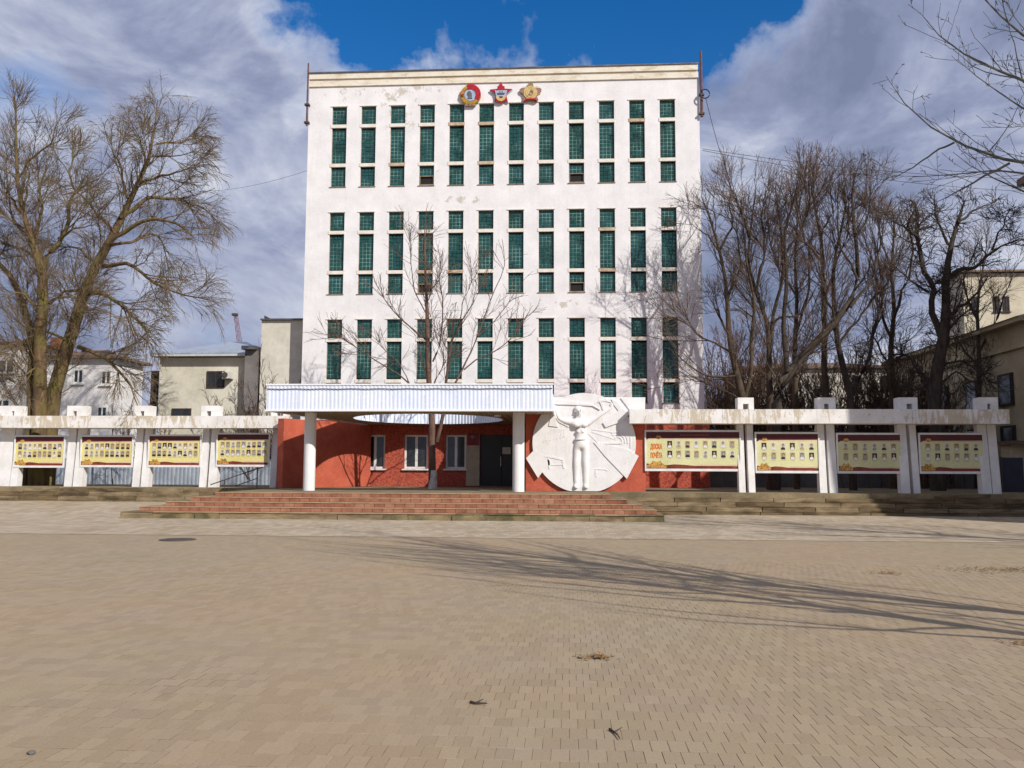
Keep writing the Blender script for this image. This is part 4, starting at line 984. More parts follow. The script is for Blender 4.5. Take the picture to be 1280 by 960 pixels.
# white house
HY = 50.0; X = lambda px, Y=HY: P(px, 470, Y).x; Z = lambda py, px=100, Y=HY: P(px, py, Y).z
hs_ = empty('white_house', (X(60), HY, .8))
b = MB(); b.box(X(-120), X(38), HY, HY + 10, .79, Z(431, 20)); b.box(X(38), X(137.5), HY + .6, HY + 4, .79, Z(447)); b.build('wall', M['house_white'], hs_)
b = MB(); hip(b, X(-120), X(38), HY, HY + 10, Z(431, 20), Z(412, 20), 3.2, .35); rf = b.build('roof', M['roof_rust'], hs_)
b = MB(); b.box(X(13), X(25), HY + 3.8, HY + 4.5, Z(425), Z(410)); b.build('chimney', M['roof_rust'], rf)
b = MB(); hip(b, X(38) + .4, X(137.5), HY + .6, HY + 4, Z(447), Z(431), 3.5, .4); b.build('roof', M['roof_brown'], hs_)
b = MB(); b.box(X(126), X(133), HY + 2, HY + 2.5, Z(447), Z(431)); b.build('chimney', M['house_grey'], hs_)
for (a0, a1, t0, t1, yy) in ((-2, 17.5, 449, 466, HY), (-45, -25, 449, 466, HY), (120, 133, 462, 480, HY + .6), (85, 98, 460, 478, HY + .6), (-4, 15, 499, 518, HY), (117, 130, 507, 522, HY + .6)): box_house_win(hs_, X(a0), X(a1), Z(t1), Z(t0), yy)
tag(hs_, 'white two storey house with rusty roof behind the big mossy trees', 'house')
# cream house
HY = 42.3; X = lambda px, Y=HY: P(px, 470, Y).x; Z = lambda py, px=250, Y=HY: P(px, py, Y).z
hc = empty('cream_house', (X(255), HY, .8))
b = MB(); b.box(X(199), X(310), HY, HY + 9, .79, Z(447)); b.build('wall', M['house_cream'], hc)
b = MB(); hip(b, X(199), X(310), HY, HY + 9, Z(446), P(250, 427.5, HY + 4.5).z, 2.2, .35); rf = b.build('roof', M['roof_zinc'], hc)
for k in range(13):
    b = MB(); xx = X(205) + k * (X(306) - X(205)) / 12; b.box(xx - .02, xx + .02, HY - .34, HY - .30, Z(446) + .15, Z(442)); b.build('snow_guard', M['iron'], rf)
b = MB(); b.box(X(200.5), X(202), HY - .12, HY - .01, .8, Z(447)); b.build('drainpipe', M['ac_white'], hc)
b = MB(); b.box(X(195), X(312), HY - .5, HY - .38, Z(446.5), Z(444.5)); b.build('gutter', M['ac_white'], hc)
for (a0, a1, t0, t1) in ((259, 281, 464, 485), (217, 241, 510.5, 524), (259, 280, 510.5, 524)):
    box_house_win(hc, X(a0), X(a1), Z(t1), Z(t0), HY, 'dark_wood', 'pane_dark', 1, False)
b = MB(); b.box(X(184), X(198.8), HY + .4, HY + 4, Z(524), Z(462)); b.build('lean_to', M['dark_wood'], hc)
b = MB(); b.box(X(310.05), X(325.5), HY - .5, HY + 6, .79, Z(440)); b.build('side_wing', M['house_grey'], hc)
b = MB(); b.box(X(308), X(325.4), HY - .8, HY + 6.3, Z(439.5), Z(435)); b.build('side_roof', M['roof_flashing'], hc)
b = MB(); b.box(X(314.5), X(323), HY + 1.5, HY + 2.5, Z(437), Z(417)); ch = b.build('chimney', M['house_pale'], hc)
b = MB(); b.box(X(313), X(324), HY + 1.3, HY + 2.7, Z(417), Z(414.5)); b.build('chimney_cap', M['iron'], ch)
tag(hc, 'cream house with grey metal hip roof and dark windows behind the left colonnade', 'house')
ac = empty('air_conditioner', (X(286.5), HY - .3, Z(474)))
b = MB(); b.box(X(281.8), X(291), HY - .42, HY - .06, Z(474), Z(466)); b.build('case', M['ac_white'], ac)
b = MB(); p_ = (X(285), Z(470)); b.prism(circ(p_[0], p_[1], .15, 18), HY - .44, HY - .41); b.build('fan_grille', M['iron'], ac)
b = MB(); b.box(X(281.5), X(291.5), HY - .45, HY - .001, Z(475.2), Z(474.1)); b.build('bracket', M['iron'], ac)
tag(ac, 'white air conditioner box on the cream house beside its dark window', 'air conditioner')
# tall annex
HY = 41.9; X = lambda px, Y=HY: P(px, 470, Y).x; Z = lambda py, px=350, Y=HY: P(px, py, Y).z
an = empty('annex_building', (X(352), HY, .8))
b = MB(); b.box(X(325), X(385), HY, HY + 8, .79, Z(400.5)); b.build('wall', M['house_annex'], an)
b = MB(); b.box(X(324.3), X(386), HY - .15, HY + 8.2, Z(400.3), Z(398.6)); b.build('roof_edge', M['roof_flashing'], an)
b = MB(); b.hexa([(X(328), HY, Z(398.5)), (X(337), HY, Z(398.5)), (X(337), HY + 2, Z(398.5)), (X(328), HY + 2, Z(398.5)), (X(328), HY, Z(394)), (X(331), HY, Z(396)), (X(331), HY + 2, Z(396)), (X(328), HY + 2, Z(394))]); b.build('roof_hatch', M['iron'], an)
tag(an, 'tall windowless cream annex between the cream house and the white tower', 'building')
# crane boom far away
CYY = 150.; a = P(306, 430, CYY); c = P(294, 394, CYY); b = MB(); cr = empty('tower_crane', (a.x, CYY, .8))
for ox in (-.4, .4):
    b.tube([a + Vector((ox, 0, -6)), c + Vector((ox * .5, 0, 0))], .06, 4); b.tube([a + Vector((ox, 1, -6)), c + Vector((ox * .5, .6, 0))], .06, 4)
n = 14
for k in range(n):
    p_ = (a + Vector((0, 0, -6))).lerp(c, k / n); q_ = (a + Vector((0, 0, -6))).lerp(c, (k + 1) / n); s = (-1) ** k * .35
    b.tube([p_ + Vector((s, 0, 0)), q_ + Vector((-s, 0, 0))], .04, 4)
b.build('boom', M['crane_purple'], cr); b = MB(); b.box(c.x - .5, c.x + .4, CYY - .4, CYY + .4, c.z - .1, c.z + .3); b.build('boom_head', M['iron'], cr)
b = MB(); b.box(a.x - .9, a.x + .9, CYY - .8, CYY + 1, .79, a.z - 5.5); b.build('mast', M['crane_purple'], cr)
tag(cr, 'distant purple red crane boom rising behind the metal roof', 'crane')
# yellow buildings on the right
yb = empty('yellow_house', (21, 45, .8))
b = MB(); b.box(20.2, 34, 39.5, 56, .79, 8.2); b.build('wall', M['house_yellow'], yb)
b = MB(); b.box(19.7, 34.4, 39.45, 56.5, 8.2, 8.4); b.build('cornice', M['house_yellow'], yb)
b = MB(); b.box(20.05, 34.1, 39.48, 56.2, 7.1, 7.3); b.build('cornice', M['house_yellow'], yb)
b = MB(); b.hexa([(19.6, 39.46, 8.4), (34.5, 39.46, 8.4), (34.5, 56.6, 8.4), (19.6, 56.6, 8.4), (23, 39.5, 9.3), (31, 39.5, 9.3), (31, 54, 9.3), (23, 54, 9.3)]); b.build('roof', M['roof_zinc'], yb)
for yy in (41.2, 44.6, 48):
    for z0 in (2.2, 4.6):
        b = MB(); b.box(20.10, 20.24, yy, yy + 1.3, z0, z0 + 1.5); w = b.build('window', M['dark_wood'], yb)
        b = MB(); b.box(20.07, 20.11, yy + .1, yy + 1.2, z0 + .1, z0 + 1.4); b.build('pane', M['pane_dark'], w)
tag(yb, 'yellow rendered house with zinc roof behind the right end of the colonnade', 'house')
tb = empty('tall_yellow_building', (24, 32, .8))
b = MB(); b.box(20.4, 34, 22.3, 39.3, -.05, 14.2); b.build('wall', M['house_yellow'], tb)
b = MB(); b.box(19.9, 34.5, 22.0, 39.44, 14.2, 14.5); b.build('eave', M['roof_brown'], tb)
b = MB(); hip(b, 20.4, 34, 22.3, 39.0, 14.5, 16.5, 4, .3); b.build('roof', M['roof_brown'], tb)
b = MB(); b.tube([(20.25, 39.0, .8), (20.25, 39.0, 14.2)], .07, 8); b.build('drainpipe', M['ac_white'], tb)
for yy in (25, 28.5, 32, 35.5):
    for z0 in (2, 5.5, 9.5):
        b = MB(); b.box(20.3, 20.45, yy, yy + 1.3, z0, z0 + 1.8); w = b.build('window', M['window_white'], tb)
        b = MB(); b.box(20.27, 20.31, yy + .12, yy + 1.18, z0 + .12, z0 + 1.68); b.build('pane', M['pane_dark'], w)
tag(tb, 'tall yellow building whose corner and drainpipe stand at the right edge', 'building')
HY = 72.; X = lambda px, Y=HY: P(px, 370, Y).x; Z = lambda py, px=1210, Y=HY: P(px, py, Y).z
pb = empty('pale_house', (X(1215), HY, .8))
b = MB(); b.box(X(1204), X(1290), HY, HY + 4, .79, Z(342)); b.build('wall', M['house_pale'], pb)
b = MB(); hip(b, X(1204), X(1290), HY, HY + 4, Z(341), Z(331), 2, .4); b.build('roof', M['roof_brown'], pb)
for a0 in (1214, 1241, 1253): box_house_win(pb, X(a0), X(a0 + 8), Z(390), Z(371), HY, 'dark_wood')
tag(pb, 'sunlit pale house seen through the branches of the dark tree', 'house')
gate = empty('yard_gate', (P(1265, 600, 36).x, 36, .8))
b = MB(); b.box(P(1253, 600, 36).x, P(1280, 600, 36).x, 36, 36.06, .8, P(1265, 572, 36).z); b.build('leaf', M['gate_blue'], gate)
b = MB(); b.box(P(1252, 600, 36).x, P(1253, 600, 36).x, 35.96, 36.08, .8, P(1265, 571, 36).z); b.build('post', M['iron'], gate); tag(gate, 'dark blue metal gate past the right end of the colonnade', 'gate')
sh_ = empty('yard_shed', (P(1275, 560, 38).x, 38, .8))
b = MB(); b.box(P(1264, 560, 38).x, P(1300, 560, 38).x, 38, 38.9, .8, P(1270, 556, 38).z); b.build('wall', M['house_yellow'], sh_)
b = MB(); b.box(P(1259, 560, 38).x, P(1302, 560, 38).x, 37.6, 39.0, P(1270, 556, 38).z, P(1270, 551, 38).z); b.build('roof', M['roof_brown'], sh_); tag(sh_, 'small yellow shed with a dark flat roof behind the blue gate', 'shed')

HY = 76.; X = lambda px, Y=HY: P(px, 450, Y).x; Z = lambda py, px=1020, Y=HY: P(px, py, Y).z
gb = empty('grey_house', (X(1020), HY, .8))
b = MB(); b.box(X(930), X(1122), HY, HY + 9, .79, Z(462)); b.build('wall', M['house_annex'], gb)
b = MB(); hip(b, X(930), X(1122), HY, HY + 9, Z(461), Z(446), 4, .4); b.build('roof', M['roof_brown'], gb)
for a0 in (945, 985, 1025, 1065, 1100): box_house_win(gb, X(a0), X(a0 + 11), Z(488), Z(470), HY, 'dark_wood')
tag(gb, 'long pale house hidden behind the bare tree clump on the right', 'house')
# ------------------------------------------------------------------ trees
def nrm(a): return a / np.maximum(np.linalg.norm(a, axis=-1, keepdims=True), 1e-9)
def tubes_mesh(name, sets, material, org):
    """sets: list of (points M,n,3; radii M,n; sides)"""
    VV, FF, base = [], [], 0
    for pts, rad, s in sets:
        if len(pts) == 0: continue
        m, n, _ = pts.shape; t = nrm(np.gradient(pts, axis=1))
        ref = np.where(np.abs(t[..., 2:3]) < .9, np.array([0, 0, 1.]), np.array([1., 0, 0])); u = nrm(np.cross(t, ref)); w = np.cross(t, u)
        a = np.arange(s) * 2 * math.pi / s
        v = pts[:, :, None, :] + rad[:, :, None, None] * (u[:, :, None, :] * np.cos(a)[None, None, :, None] + w[:, :, None, :] * np.sin(a)[None, None, :, None])
        VV.append(v.reshape(-1, 3)); idx = base + np.arange(m * n * s).reshape(m, n, s); nx = np.roll(idx, -1, axis=2)
        f = np.stack([idx[:, :-1], nx[:, :-1], nx[:, 1:], idx[:, 1:]], axis=-1).reshape(-1, 4); FF.append(f); base += m * n * s
    V = np.concatenate(VV) - np.array(org); Fq = np.concatenate(FF); me = bpy.data.meshes.new(name)
    me.vertices.add(len(V)); me.vertices.foreach_set('co', V.astype(np.float32).ravel())
    me.loops.add(Fq.size); me.loops.foreach_set('vertex_index', Fq.astype(np.int32).ravel())
    me.polygons.add(len(Fq)); me.polygons.foreach_set('loop_start', np.arange(0, Fq.size, 4, dtype=np.int32))
    try: me.polygons.foreach_set('loop_total', np.full(len(Fq), 4, dtype=np.int32))
    except Exception: pass
    me.polygons.foreach_set('use_smooth', np.ones(len(Fq), dtype=bool)); me.update(calc_edges=True); me.validate(); me.materials.append(material); return me
def resample(pl, rad, n):
    pl = np.array(pl, float); d = np.r_[0, np.cumsum(np.linalg.norm(np.diff(pl, axis=0), axis=1))]; t = np.linspace(0, d[-1], n)
    q = np.stack([np.interp(t, d, pl[:, k]) for k in range(3)], 1); r = np.interp(t, d, rad)
    q[1:-1] = q[1:-1] * .6 + (q[:-2] + q[2:]) * .2
    return q, r
def sprout(pts, rad, per_m, tmin, ang, length, wig, up, n, rscale, rmax, rng, spread=.3, droop=0.0, tip=.35):
    m, k, _ = pts.shape; seg = np.linalg.norm(np.diff(pts, axis=1), axis=2); L = seg.sum(1)
    cnt = rng.poisson(np.maximum(per_m * L * (1 - tmin), .01)); pi = np.repeat(np.arange(m), cnt); M_ = len(pi)
    if M_ == 0: return np.zeros((0, n, 3)), np.zeros((0, n))
    t = tmin + (1 - tmin) * rng.random(M_) ** .85; f = t * (k - 1); i0 = np.minimum(f.astype(int), k - 2); fr_ = (f - i0)[:, None]
    p0 = pts[pi, i0] * (1 - fr_) + pts[pi, i0 + 1] * fr_; tg = nrm(pts[pi, i0 + 1] - pts[pi, i0]); r0 = rad[pi, i0] * (1 - fr_[:, 0]) + rad[pi, i0 + 1] * fr_[:, 0]
    pr = nrm(np.cross(tg, rng.normal(size=(M_, 3)))); a = ang + spread * rng.normal(size=M_)
    d = nrm(np.cos(a)[:, None] * tg + np.sin(a)[:, None] * pr + np.array([0, 0, up]))
    ln_ = length * (1.25 - .88 * t) * rng.uniform(.55, 1.35, M_)
    out = np.zeros((M_, n, 3)); out[:, 0] = p0; rr_ = np.minimum(r0 * rscale, rmax) * rng.uniform(.7, 1.1, M_)
    for j in range(1, n):
        d = nrm(d + wig * rng.normal(size=(M_, 3)) + np.array([0, 0, up * .35 - droop * j])); out[:, j] = out[:, j - 1] + d * (ln_ / (n - 1))[:, None]
    return out, rr_[:, None] * np.linspace(1, tip, n)[None, :]
def wob(shape, rng):               # smooth wandering along a limb, nought at its foot
    m, n, _ = shape; t = np.linspace(0, 1, n)[None, :, None]
    f = lambda k: np.sin(t * rng.uniform(k, k * 2, (m, 1, 3)) + rng.uniform(0, 6.28, (m, 1, 3)))
    return (f(6) + .6 * f(13)) * np.minimum(t * 5, 1)
def keep_below(pts, rad, test):
    return pts[test], rad[test]
def tree(name, label, base, trunks, limbs, bark, twigm, gens, seed, group=None, wash=None, sides=8, extra=None):
    """trunks / limbs: (list of 3-D points, r0, r1); gens: successive generations of twigs"""
    rng = np.random.default_rng(seed); root = empty(name, base)
    tr = [resample(p, np.linspace(r0, r1, len(p)) if not isinstance(r0, (list, tuple)) else r0, 14) for p, r0, r1 in trunks]
    P0 = np.array([q for q, _ in tr]); R0_ = np.array([r for _, r in tr])
    P0 += wob(P0.shape, rng) * R0_[..., None] * .35
    if wash:                      # whitewashed foot: split the trunk there
        pass
    place('trunk', tubes_mesh('trunk', [(P0, R0_, 12)], M[bark], base), base, root)
    LP, LR = P0, R0_
    if limbs:
        li = [resample(p, np.linspace(r0, r1, len(p)), 14) for p, r0, r1 in limbs]; PL_ = np.array([q for q, _ in li]); RL_ = np.array([r for _, r in li])
        PL_ += wob(PL_.shape, rng) * (RL_[..., None] * .8 + (.012 if base[1] > 20 else .002))
        for k in range(len(PL_)): place('limb', tubes_mesh('limb', [(PL_[k:k + 1], RL_[k:k + 1], sides)], M[bark], base), base, root)
        LP, LR = np.concatenate([P0, PL_]), np.concatenate([R0_, RL_])
    cur = (LP, LR); twig_sets = []; br_sets = []
    for gi, g in enumerate(gens):
        q, r = sprout(cur[0], cur[1], g['per_m'], g.get('tmin', .2), g.get('ang', .8), g['len'], g.get('wig', .2), g.get('up', .1), g.get('n', 5), g.get('rs', .55), g['rmax'], rng, droop=g.get('droop', 0.), tip=g.get('tip', .35))
        if gi == 0 and extra is not None: q, r = extra(q, r)
        r = np.maximum(r, g.get('rmin', .004))
        (br_sets if gi < len(gens) - 1 else twig_sets).append((q, r, g.get('s', 4)))
        if g.get('both'): cur = (np.concatenate([resample_arr(cur[0], q.shape[1]), q]), np.concatenate([resample_r(cur[1], q.shape[1]), r]))
        else: cur = (q, r)
    if br_sets: tag(place('branches', tubes_mesh('branches', br_sets, M[bark], base), base, root), kind='stuff')
    tag(place('crown', tubes_mesh('crown', twig_sets, M[twigm], base), base, root), kind='stuff')
    tag(root, label, 'tree', group); return root
def resample_arr(a, n):
    k = a.shape[1]; f = np.linspace(0, k - 1, n); i = np.minimum(f.astype(int), k - 2); w = (f - i)[None, :, None]; return a[:, i] * (1 - w) + a[:, i + 1] * w
def resample_r(a, n):
    k = a.shape[1]; f = np.linspace(0, k - 1, n); i = np.minimum(f.astype(int), k - 2); w = (f - i)[None, :]; return a[:, i] * (1 - w) + a[:, i + 1] * w
def path(pxs, Y, dy=0.0):        # a limb traced at its own depth, drifting dy metres deeper along its length
    n = len(pxs); return [P(x, y, Y + dy * k / (n - 1)) for k, (x, y) in enumerate(pxs)]

# two large mossy trees on the left
YA = 38.9
A_base = P(68, 607, YA); A_base.z = .8
trA = [([Vector((P(66, 517, YA).x - .12, YA, .75))] + path([(66, 517), (74, 470), (82.5, 425), (95, 400), (107, 360), (125, 328), (135, 307), (147, 278), (165, 240), (185, 205), (194, 182), (194, 150), (197, 125)], YA, 1.0), [.36, .32, .30, .28, .26, .23, .21, .19, .15, .12, .09, .06, .035, .015], 0)]
lmA = [(path([(127, 325), (147, 290), (175, 277), (200, 275), (225, 279), (243, 296)], YA + .3, -1.6), .13, .03), (path([(150, 272), (175, 255), (197, 246), (225, 248), (252, 258), (270, 275)], YA + .4, 1.6), .11, .025),
       (path([(174, 230), (200, 219), (225, 214), (250, 207)], YA + .5, -1.2), .07, .02), (path([(126, 333), (150, 330), (175, 338), (200, 357), (225, 367), (262, 376)], YA + .3, -2.4), .11, .02),
       (path([(113, 363), (140, 375), (162, 387), (182, 410), (185, 428)], YA + .2, -1.5), .10, .02), (path([(98, 434), (140, 452), (160, 477), (172, 506)], YA + .1, -1.6), .10, .02),
       (path([(106, 362), (85, 362), (62, 380)], YA + .2, 1.5), .09, .03), (path([(122, 332), (98, 309), (72, 312)], YA + .3, 1.8), .08, .02), (path([(195, 180), (222, 178), (250, 172)], YA + .7, 1.0), .05, .015),
       (path([(143, 290), (122, 270), (118, 262), (100, 240), (75, 243)], YA + .4, -1.4), .08, .02), (path([(160, 248), (150, 215), (148, 190), (152, 165)], YA + .4, 1.5), .07, .02), (path([(176, 222), (182, 196), (172, 168)], YA + .5, -1.5), .06, .02),
       (path([(135, 308), (165, 300), (190, 292), (205, 300), (210, 340)], YA + .3, 2.4), .08, .02), (path([(83, 425), (60, 412), (30, 425), (10, 455)], YA, -1.5), .07, .02), (path([(190, 195), (215, 196), (240, 190)], YA + .6, -.8), .05, .015)]
BIG = [dict(per_m=2.9, tmin=.2, ang=.65, len=2.3, wig=.11, up=.14, n=8, rs=.5, rmax=.034, s=5, rmin=.012), dict(per_m=4.8, tmin=.12, ang=.6, len=1.25, wig=.11, up=.0, droop=.022, n=6, rs=.5, rmax=.014, s=4, rmin=.0088), dict(per_m=9.0, tmin=.1, ang=.5, len=.8, wig=.09, up=-.03, droop=.05, n=5, rs=.6, rmax=.009, s=3, rmin=.006, tip=.6)]
tree('broad_tree', 'large bare tree with leaning mossy trunk and drooping branches over the left colonnade', A_base, trA, lmA, 'bark_mossy', 'twig_tan', BIG, 3)
YB = 38.4; B_base = P(44, 607, YB); B_base.z = .8
trB = [([Vector((P(50, 517, YB).x, YB, .75))] + path([(50, 517), (52, 440), (53, 380), (52, 340), (51, 328), (37, 295), (28, 262), (18, 220), (22, 170), (18, 120)], YB, -.8), [.36, .30, .27, .24, .21, .18, .13, .10, .07, .05, .02], 0),
       ([Vector((P(37, 517, YB + .3).x, YB + .3, .75))] + path([(38, 517), (42, 440), (33, 385), (14, 345), (-8, 325), (-30, 290)], YB + .3, 1.2), [.26, .22, .19, .15, .12, .09, .05], 0)]
lmB = [(path([(54, 345), (65, 312), (73, 298), (87, 270), (95, 240), (107, 229), (122, 224)], YB, 1.0), .15, .02), (path([(40, 300), (52, 270), (50, 235), (58, 205)], YB - .2, 1.0), .09, .03), (path([(30, 268), (8, 245), (-12, 215)], YB - .3, 1), .08, .02),
       (path([(20, 225), (40, 200), (62, 178), (70, 160)], YB - .4, -1), .06, .015), (path([(95, 240), (86, 215), (92, 185), (98, 165)], YB + .7, .8), .06, .015), (path([(73, 298), (95, 285), (116, 282)], YB + .2, -1), .06, .02), (path([(51, 330), (25, 310), (-5, 300)], YB, 1.5), .08, .03),
       (path([(53, 400), (35, 372), (20, 365), (5, 372)], YB, -1.2), .07, .02), (path([(53, 385), (72, 370), (100, 372), (115, 392)], YB, -1.5), .06, .02), (path([(50, 455), (30, 470), (12, 492)], YB - .2, -1.0), .05, .015), (path([(37, 295), (20, 285), (12, 260), (8, 200)], YB, .8), .08, .02), (path([(28, 262), (36, 235), (34, 205)], YB - .2, .6), .06, .02)]
BIG2 = [dict(BIG[0], per_m=3.2), dict(BIG[1], per_m=5.0, up=.10, droop=.0), dict(BIG[2], per_m=9.0, up=.08, droop=.0)]
tree('broad_tree', 'large bare twin trunked tree at the left edge with brushy upright crown', B_base, trB, lmB, 'bark_mossy', 'twig_tan', BIG2, 5)

# young tree growing through the oval opening
YC = 36.0; C_base = P(541, 611, YC); C_base.z = .8
trC = [([C_base + Vector((0, 0, -.05))] + path([(541, 575), (540, 548), (538, 520), (536, 490), (534, 440), (534, 400), (534, 378), (532, 330), (530, 290), (533, 262)], YC), [.175, .15, .145, .125, .115, .10, .085, .065, .045, .02, .008], 0)]
lmC = [(path([(546, 552), (553, 520), (558, 490), (560, 470), (560, 450), (566, 425), (573, 408), (595, 372), (612, 330)], YC, -1.2), 0.0800, 0.0120), (path([(533, 425), (517, 412), (502, 400), (485, 382), (472, 357)], YC, 1.0), 0.0400, 0.0080), (path([(541, 452), (552, 425), (555, 382), (547, 350), (555, 310)], YC, -.9), 0.0400, 0.0080),
       (path([(557, 500), (576, 467), (590, 445), (597, 420), (605, 397), (615, 367), (632, 332), (628, 300)], YC - .5, 1.4), 0.0440, 0.0096), (path([(580, 462), (600, 447), (632, 431), (655, 398), (672, 385)], YC - .3, 1.2), 0.0320, 0.0080), (path([(537, 505), (510, 479), (485, 460), (462, 447), (428, 419), (392, 416)], YC, -1.6), 0.0400, 0.0080),
       (path([(536, 500), (548, 470), (556, 448), (545, 418), (541, 395)], YC, 1.0), 0.0360, 0.0096), (path([(534, 395), (520, 370), (514, 330), (510, 285)], YC, -.8), 0.0280, 0.0080), (path([(562, 440), (552, 425), (543, 412)], YC - .4, 0), 0.0240, 0.0080), (path([(463, 447), (450, 425), (432, 405)], YC - .9, -.2), 0.0160, 0.0064),
       (path([(573, 408), (578, 380), (590, 350), (588, 320)], YC - .8, .5), 0.0240, 0.0064), (path([(534, 378), (546, 350), (552, 318)], YC, .8), 0.0240, 0.0064), (path([(512, 480), (500, 455), (478, 435), (470, 420)], YC - .3, .6), 0.0240, 0.0064), (path([(597, 420), (620, 400), (640, 372), (650, 355)], YC, 1.0), 0.0240, 0.0064)]
GC = [dict(per_m=3.4, tmin=.22, ang=.62, len=1.6, wig=.11, up=.13, n=6, rs=.5, rmax=.016, s=4, rmin=.009), dict(per_m=5.2, tmin=.12, ang=.62, len=.8, wig=.12, up=.09, n=4, rs=.55, rmax=.009, s=3, rmin=.0068, tip=.6)]
above = lambda q, r: keep_below(q, r, q[:, :, 2].min(1) > 4.3)
ct = tree('young_tree', 'young bare tree with whitewashed foot growing through the oval canopy opening', C_base, trC, lmC, 'bark_red', 'twig_brown', GC, 8, extra=above)
b = MB(); b.cyl(C_base.x, YC, .79, 1.56, .185, .163, 14); b.build('whitewashed_foot', M['whitewash'], ct, smooth=True)

# trees behind the right colonnade
GR = [dict(per_m=2.6, tmin=.25, ang=.55, len=2.5, wig=.09, up=.15, n=7, rs=.5, rmax=.026, s=4, rmin=.010), dict(per_m=4.0, tmin=.15, ang=.58, len=1.35, wig=.09, up=.08, n=5, rs=.5, rmax=.011, s=4, rmin=.0075), dict(per_m=7.0, tmin=.1, ang=.55, len=.72, wig=.09, up=.04, n=4, rs=.6, rmax=.008, s=3, rmin=.0056, tip=.6)]
def rtree(name, label, Y, trunk, rad, limbs, seed, bark='bark_brown', tw='twig_brown', gens=GR, group=None, drift=.8):
    b0 = P(trunk[0][0], 600, Y); b0.z = .8
    p_ = [Vector((b0.x, Y, .75))] + path(trunk, Y, drift)
    return tree(name, label, b0, [(p_, [rad * 1.15] + list(np.linspace(rad, rad * .12, len(trunk))), 0)], [(path(l, Y + random.uniform(0, .5), random.uniform(-1.6, 1.6)), r0, r1) for l, r0, r1 in limbs], bark, tw, gens, seed, group)
rtree('bare_tree', 'bare tree with a forked trunk leaning towards the right corner of the tower', 37.5, [(932, 505), (925, 470), (913, 428), (906, 392), (911, 367), (899, 314), (886, 265), (877, 245)], .17,
      [([(931, 498), (943, 449), (941, 400), (938, 350), (930, 300), (928, 262)], .10, .02), ([(912, 425), (899, 392), (893, 384)], .06, .03), ([(899, 314), (915, 285), (912, 250), (916, 235)], .06, .015), ([(911, 367), (925, 340), (922, 290), (905, 262)], .06, .015), ([(886, 265), (874, 258), (862, 250)], .03, .01), ([(899, 314), (880, 290), (862, 278)], .04, .01), ([(913, 440), (885, 425), (850, 400), (822, 392)], .05, .012), ([(918, 470), (880, 470), (850, 450), (838, 420)], .05, .012), ([(925, 490), (900, 470), (872, 480), (845, 460)], .04, .01)], 21)
rtree('bare_tree', 'bare upright tree forking high above the second pillar pair on the right', 38.2, [(963, 505), (960, 460), (959, 428), (963, 406), (945, 367), (932, 335), (938, 290), (945, 235)], .15,
      [([(963, 408), (975, 398), (1000, 395), (1015, 370)], .06, .02), ([(961, 440), (972, 370), (980, 330), (976, 280), (968, 230)], .09, .015), ([(945, 367), (955, 320), (952, 270), (958, 240)], .06, .015), ([(938, 300), (925, 262), (918, 240)], .05, .012)], 22)
rtree('bare_tree', 'bare tree whose heavy dark limb leans far to the right', 37.0, [(968, 508), (984, 463), (1012, 442), (1044, 406), (1063, 384), (1073, 350), (1069, 297), (1064, 250), (1068, 215)], .22,
      [([(984, 465), (980, 410), (980, 357), (980, 297), (990, 262), (1000, 215)], .12, .02), ([(1063, 384), (1090, 345), (1102, 310), (1098, 268)], .07, .02), ([(1072, 350), (1052, 310), (1045, 262), (1050, 222)], .06, .015), ([(980, 320), (1002, 290), (1014, 245), (1010, 220)], .06, .015), ([(1044, 406), (1030, 360), (1020, 330)], .06, .02), ([(1069, 300), (1085, 270), (1090, 235)], .05, .012)], 23, 'bark_dark')
rtree('bare_tree', 'bare slender tree with straight trunk amid the right clump', 39.4, [(996, 505), (992, 440), (997, 380), (992, 330), (998, 270), (996, 225)], .13,
      [([(994, 420), (1010, 370), (1012, 310), (1022, 262)], .07, .015), ([(996, 370), (975, 340), (962, 300), (955, 262)], .06, .015), ([(994, 300), (1008, 270), (1012, 235)], .04, .012)], 24, 'bark_brown', 'twig_russet')
rtree('bare_tree', 'bare tall tree with pale trunk above the third pillar pair', 38.6, [(1034, 505), (1032, 440), (1030, 378), (1026, 297), (1015, 250), (1012, 208)], .15,
      [([(1030, 380), (1045, 330), (1060, 290), (1062, 245)], .07, .015), ([(1028, 330), (1006, 300), (998, 262)], .06, .015), ([(1031, 410), (1060, 380), (1085, 340), (1090, 300)], .06, .015), ([(1026, 297), (1040, 262), (1038, 222)], .05, .012)], 25)
rtree('bare_tree', 'bare tree with curved dark trunk right of the heavy leaning limb', 38.0, [(1066, 505), (1050, 450), (1044, 410), (1040, 357), (1046, 310), (1058, 262), (1056, 230)], .15,
      [([(1064, 495), (1088, 440), (1102, 390), (1100, 340), (1092, 290)], .10, .015), ([(1046, 430), (1072, 400), (1095, 370), (1118, 355)], .06, .015), ([(1100, 370), (1122, 330), (1130, 300)], .05, .012)], 26, 'bark_dark')
GD = [dict(per_m=5.4, tmin=.15, ang=.8, len=1.3, wig=.3, up=.05, n=7, rs=.55, rmax=.036, s=5, rmin=.014), dict(per_m=6.2, tmin=.12, ang=.75, len=.75, wig=.26, up=.05, n=5, rs=.55, rmax=.016, s=4, rmin=.010), dict(per_m=6.5, tmin=.1, ang=.7, len=.46, wig=.22, up=.03, n=4, rs=.6, rmax=.011, s=3, rmin=.008, tip=.6)]
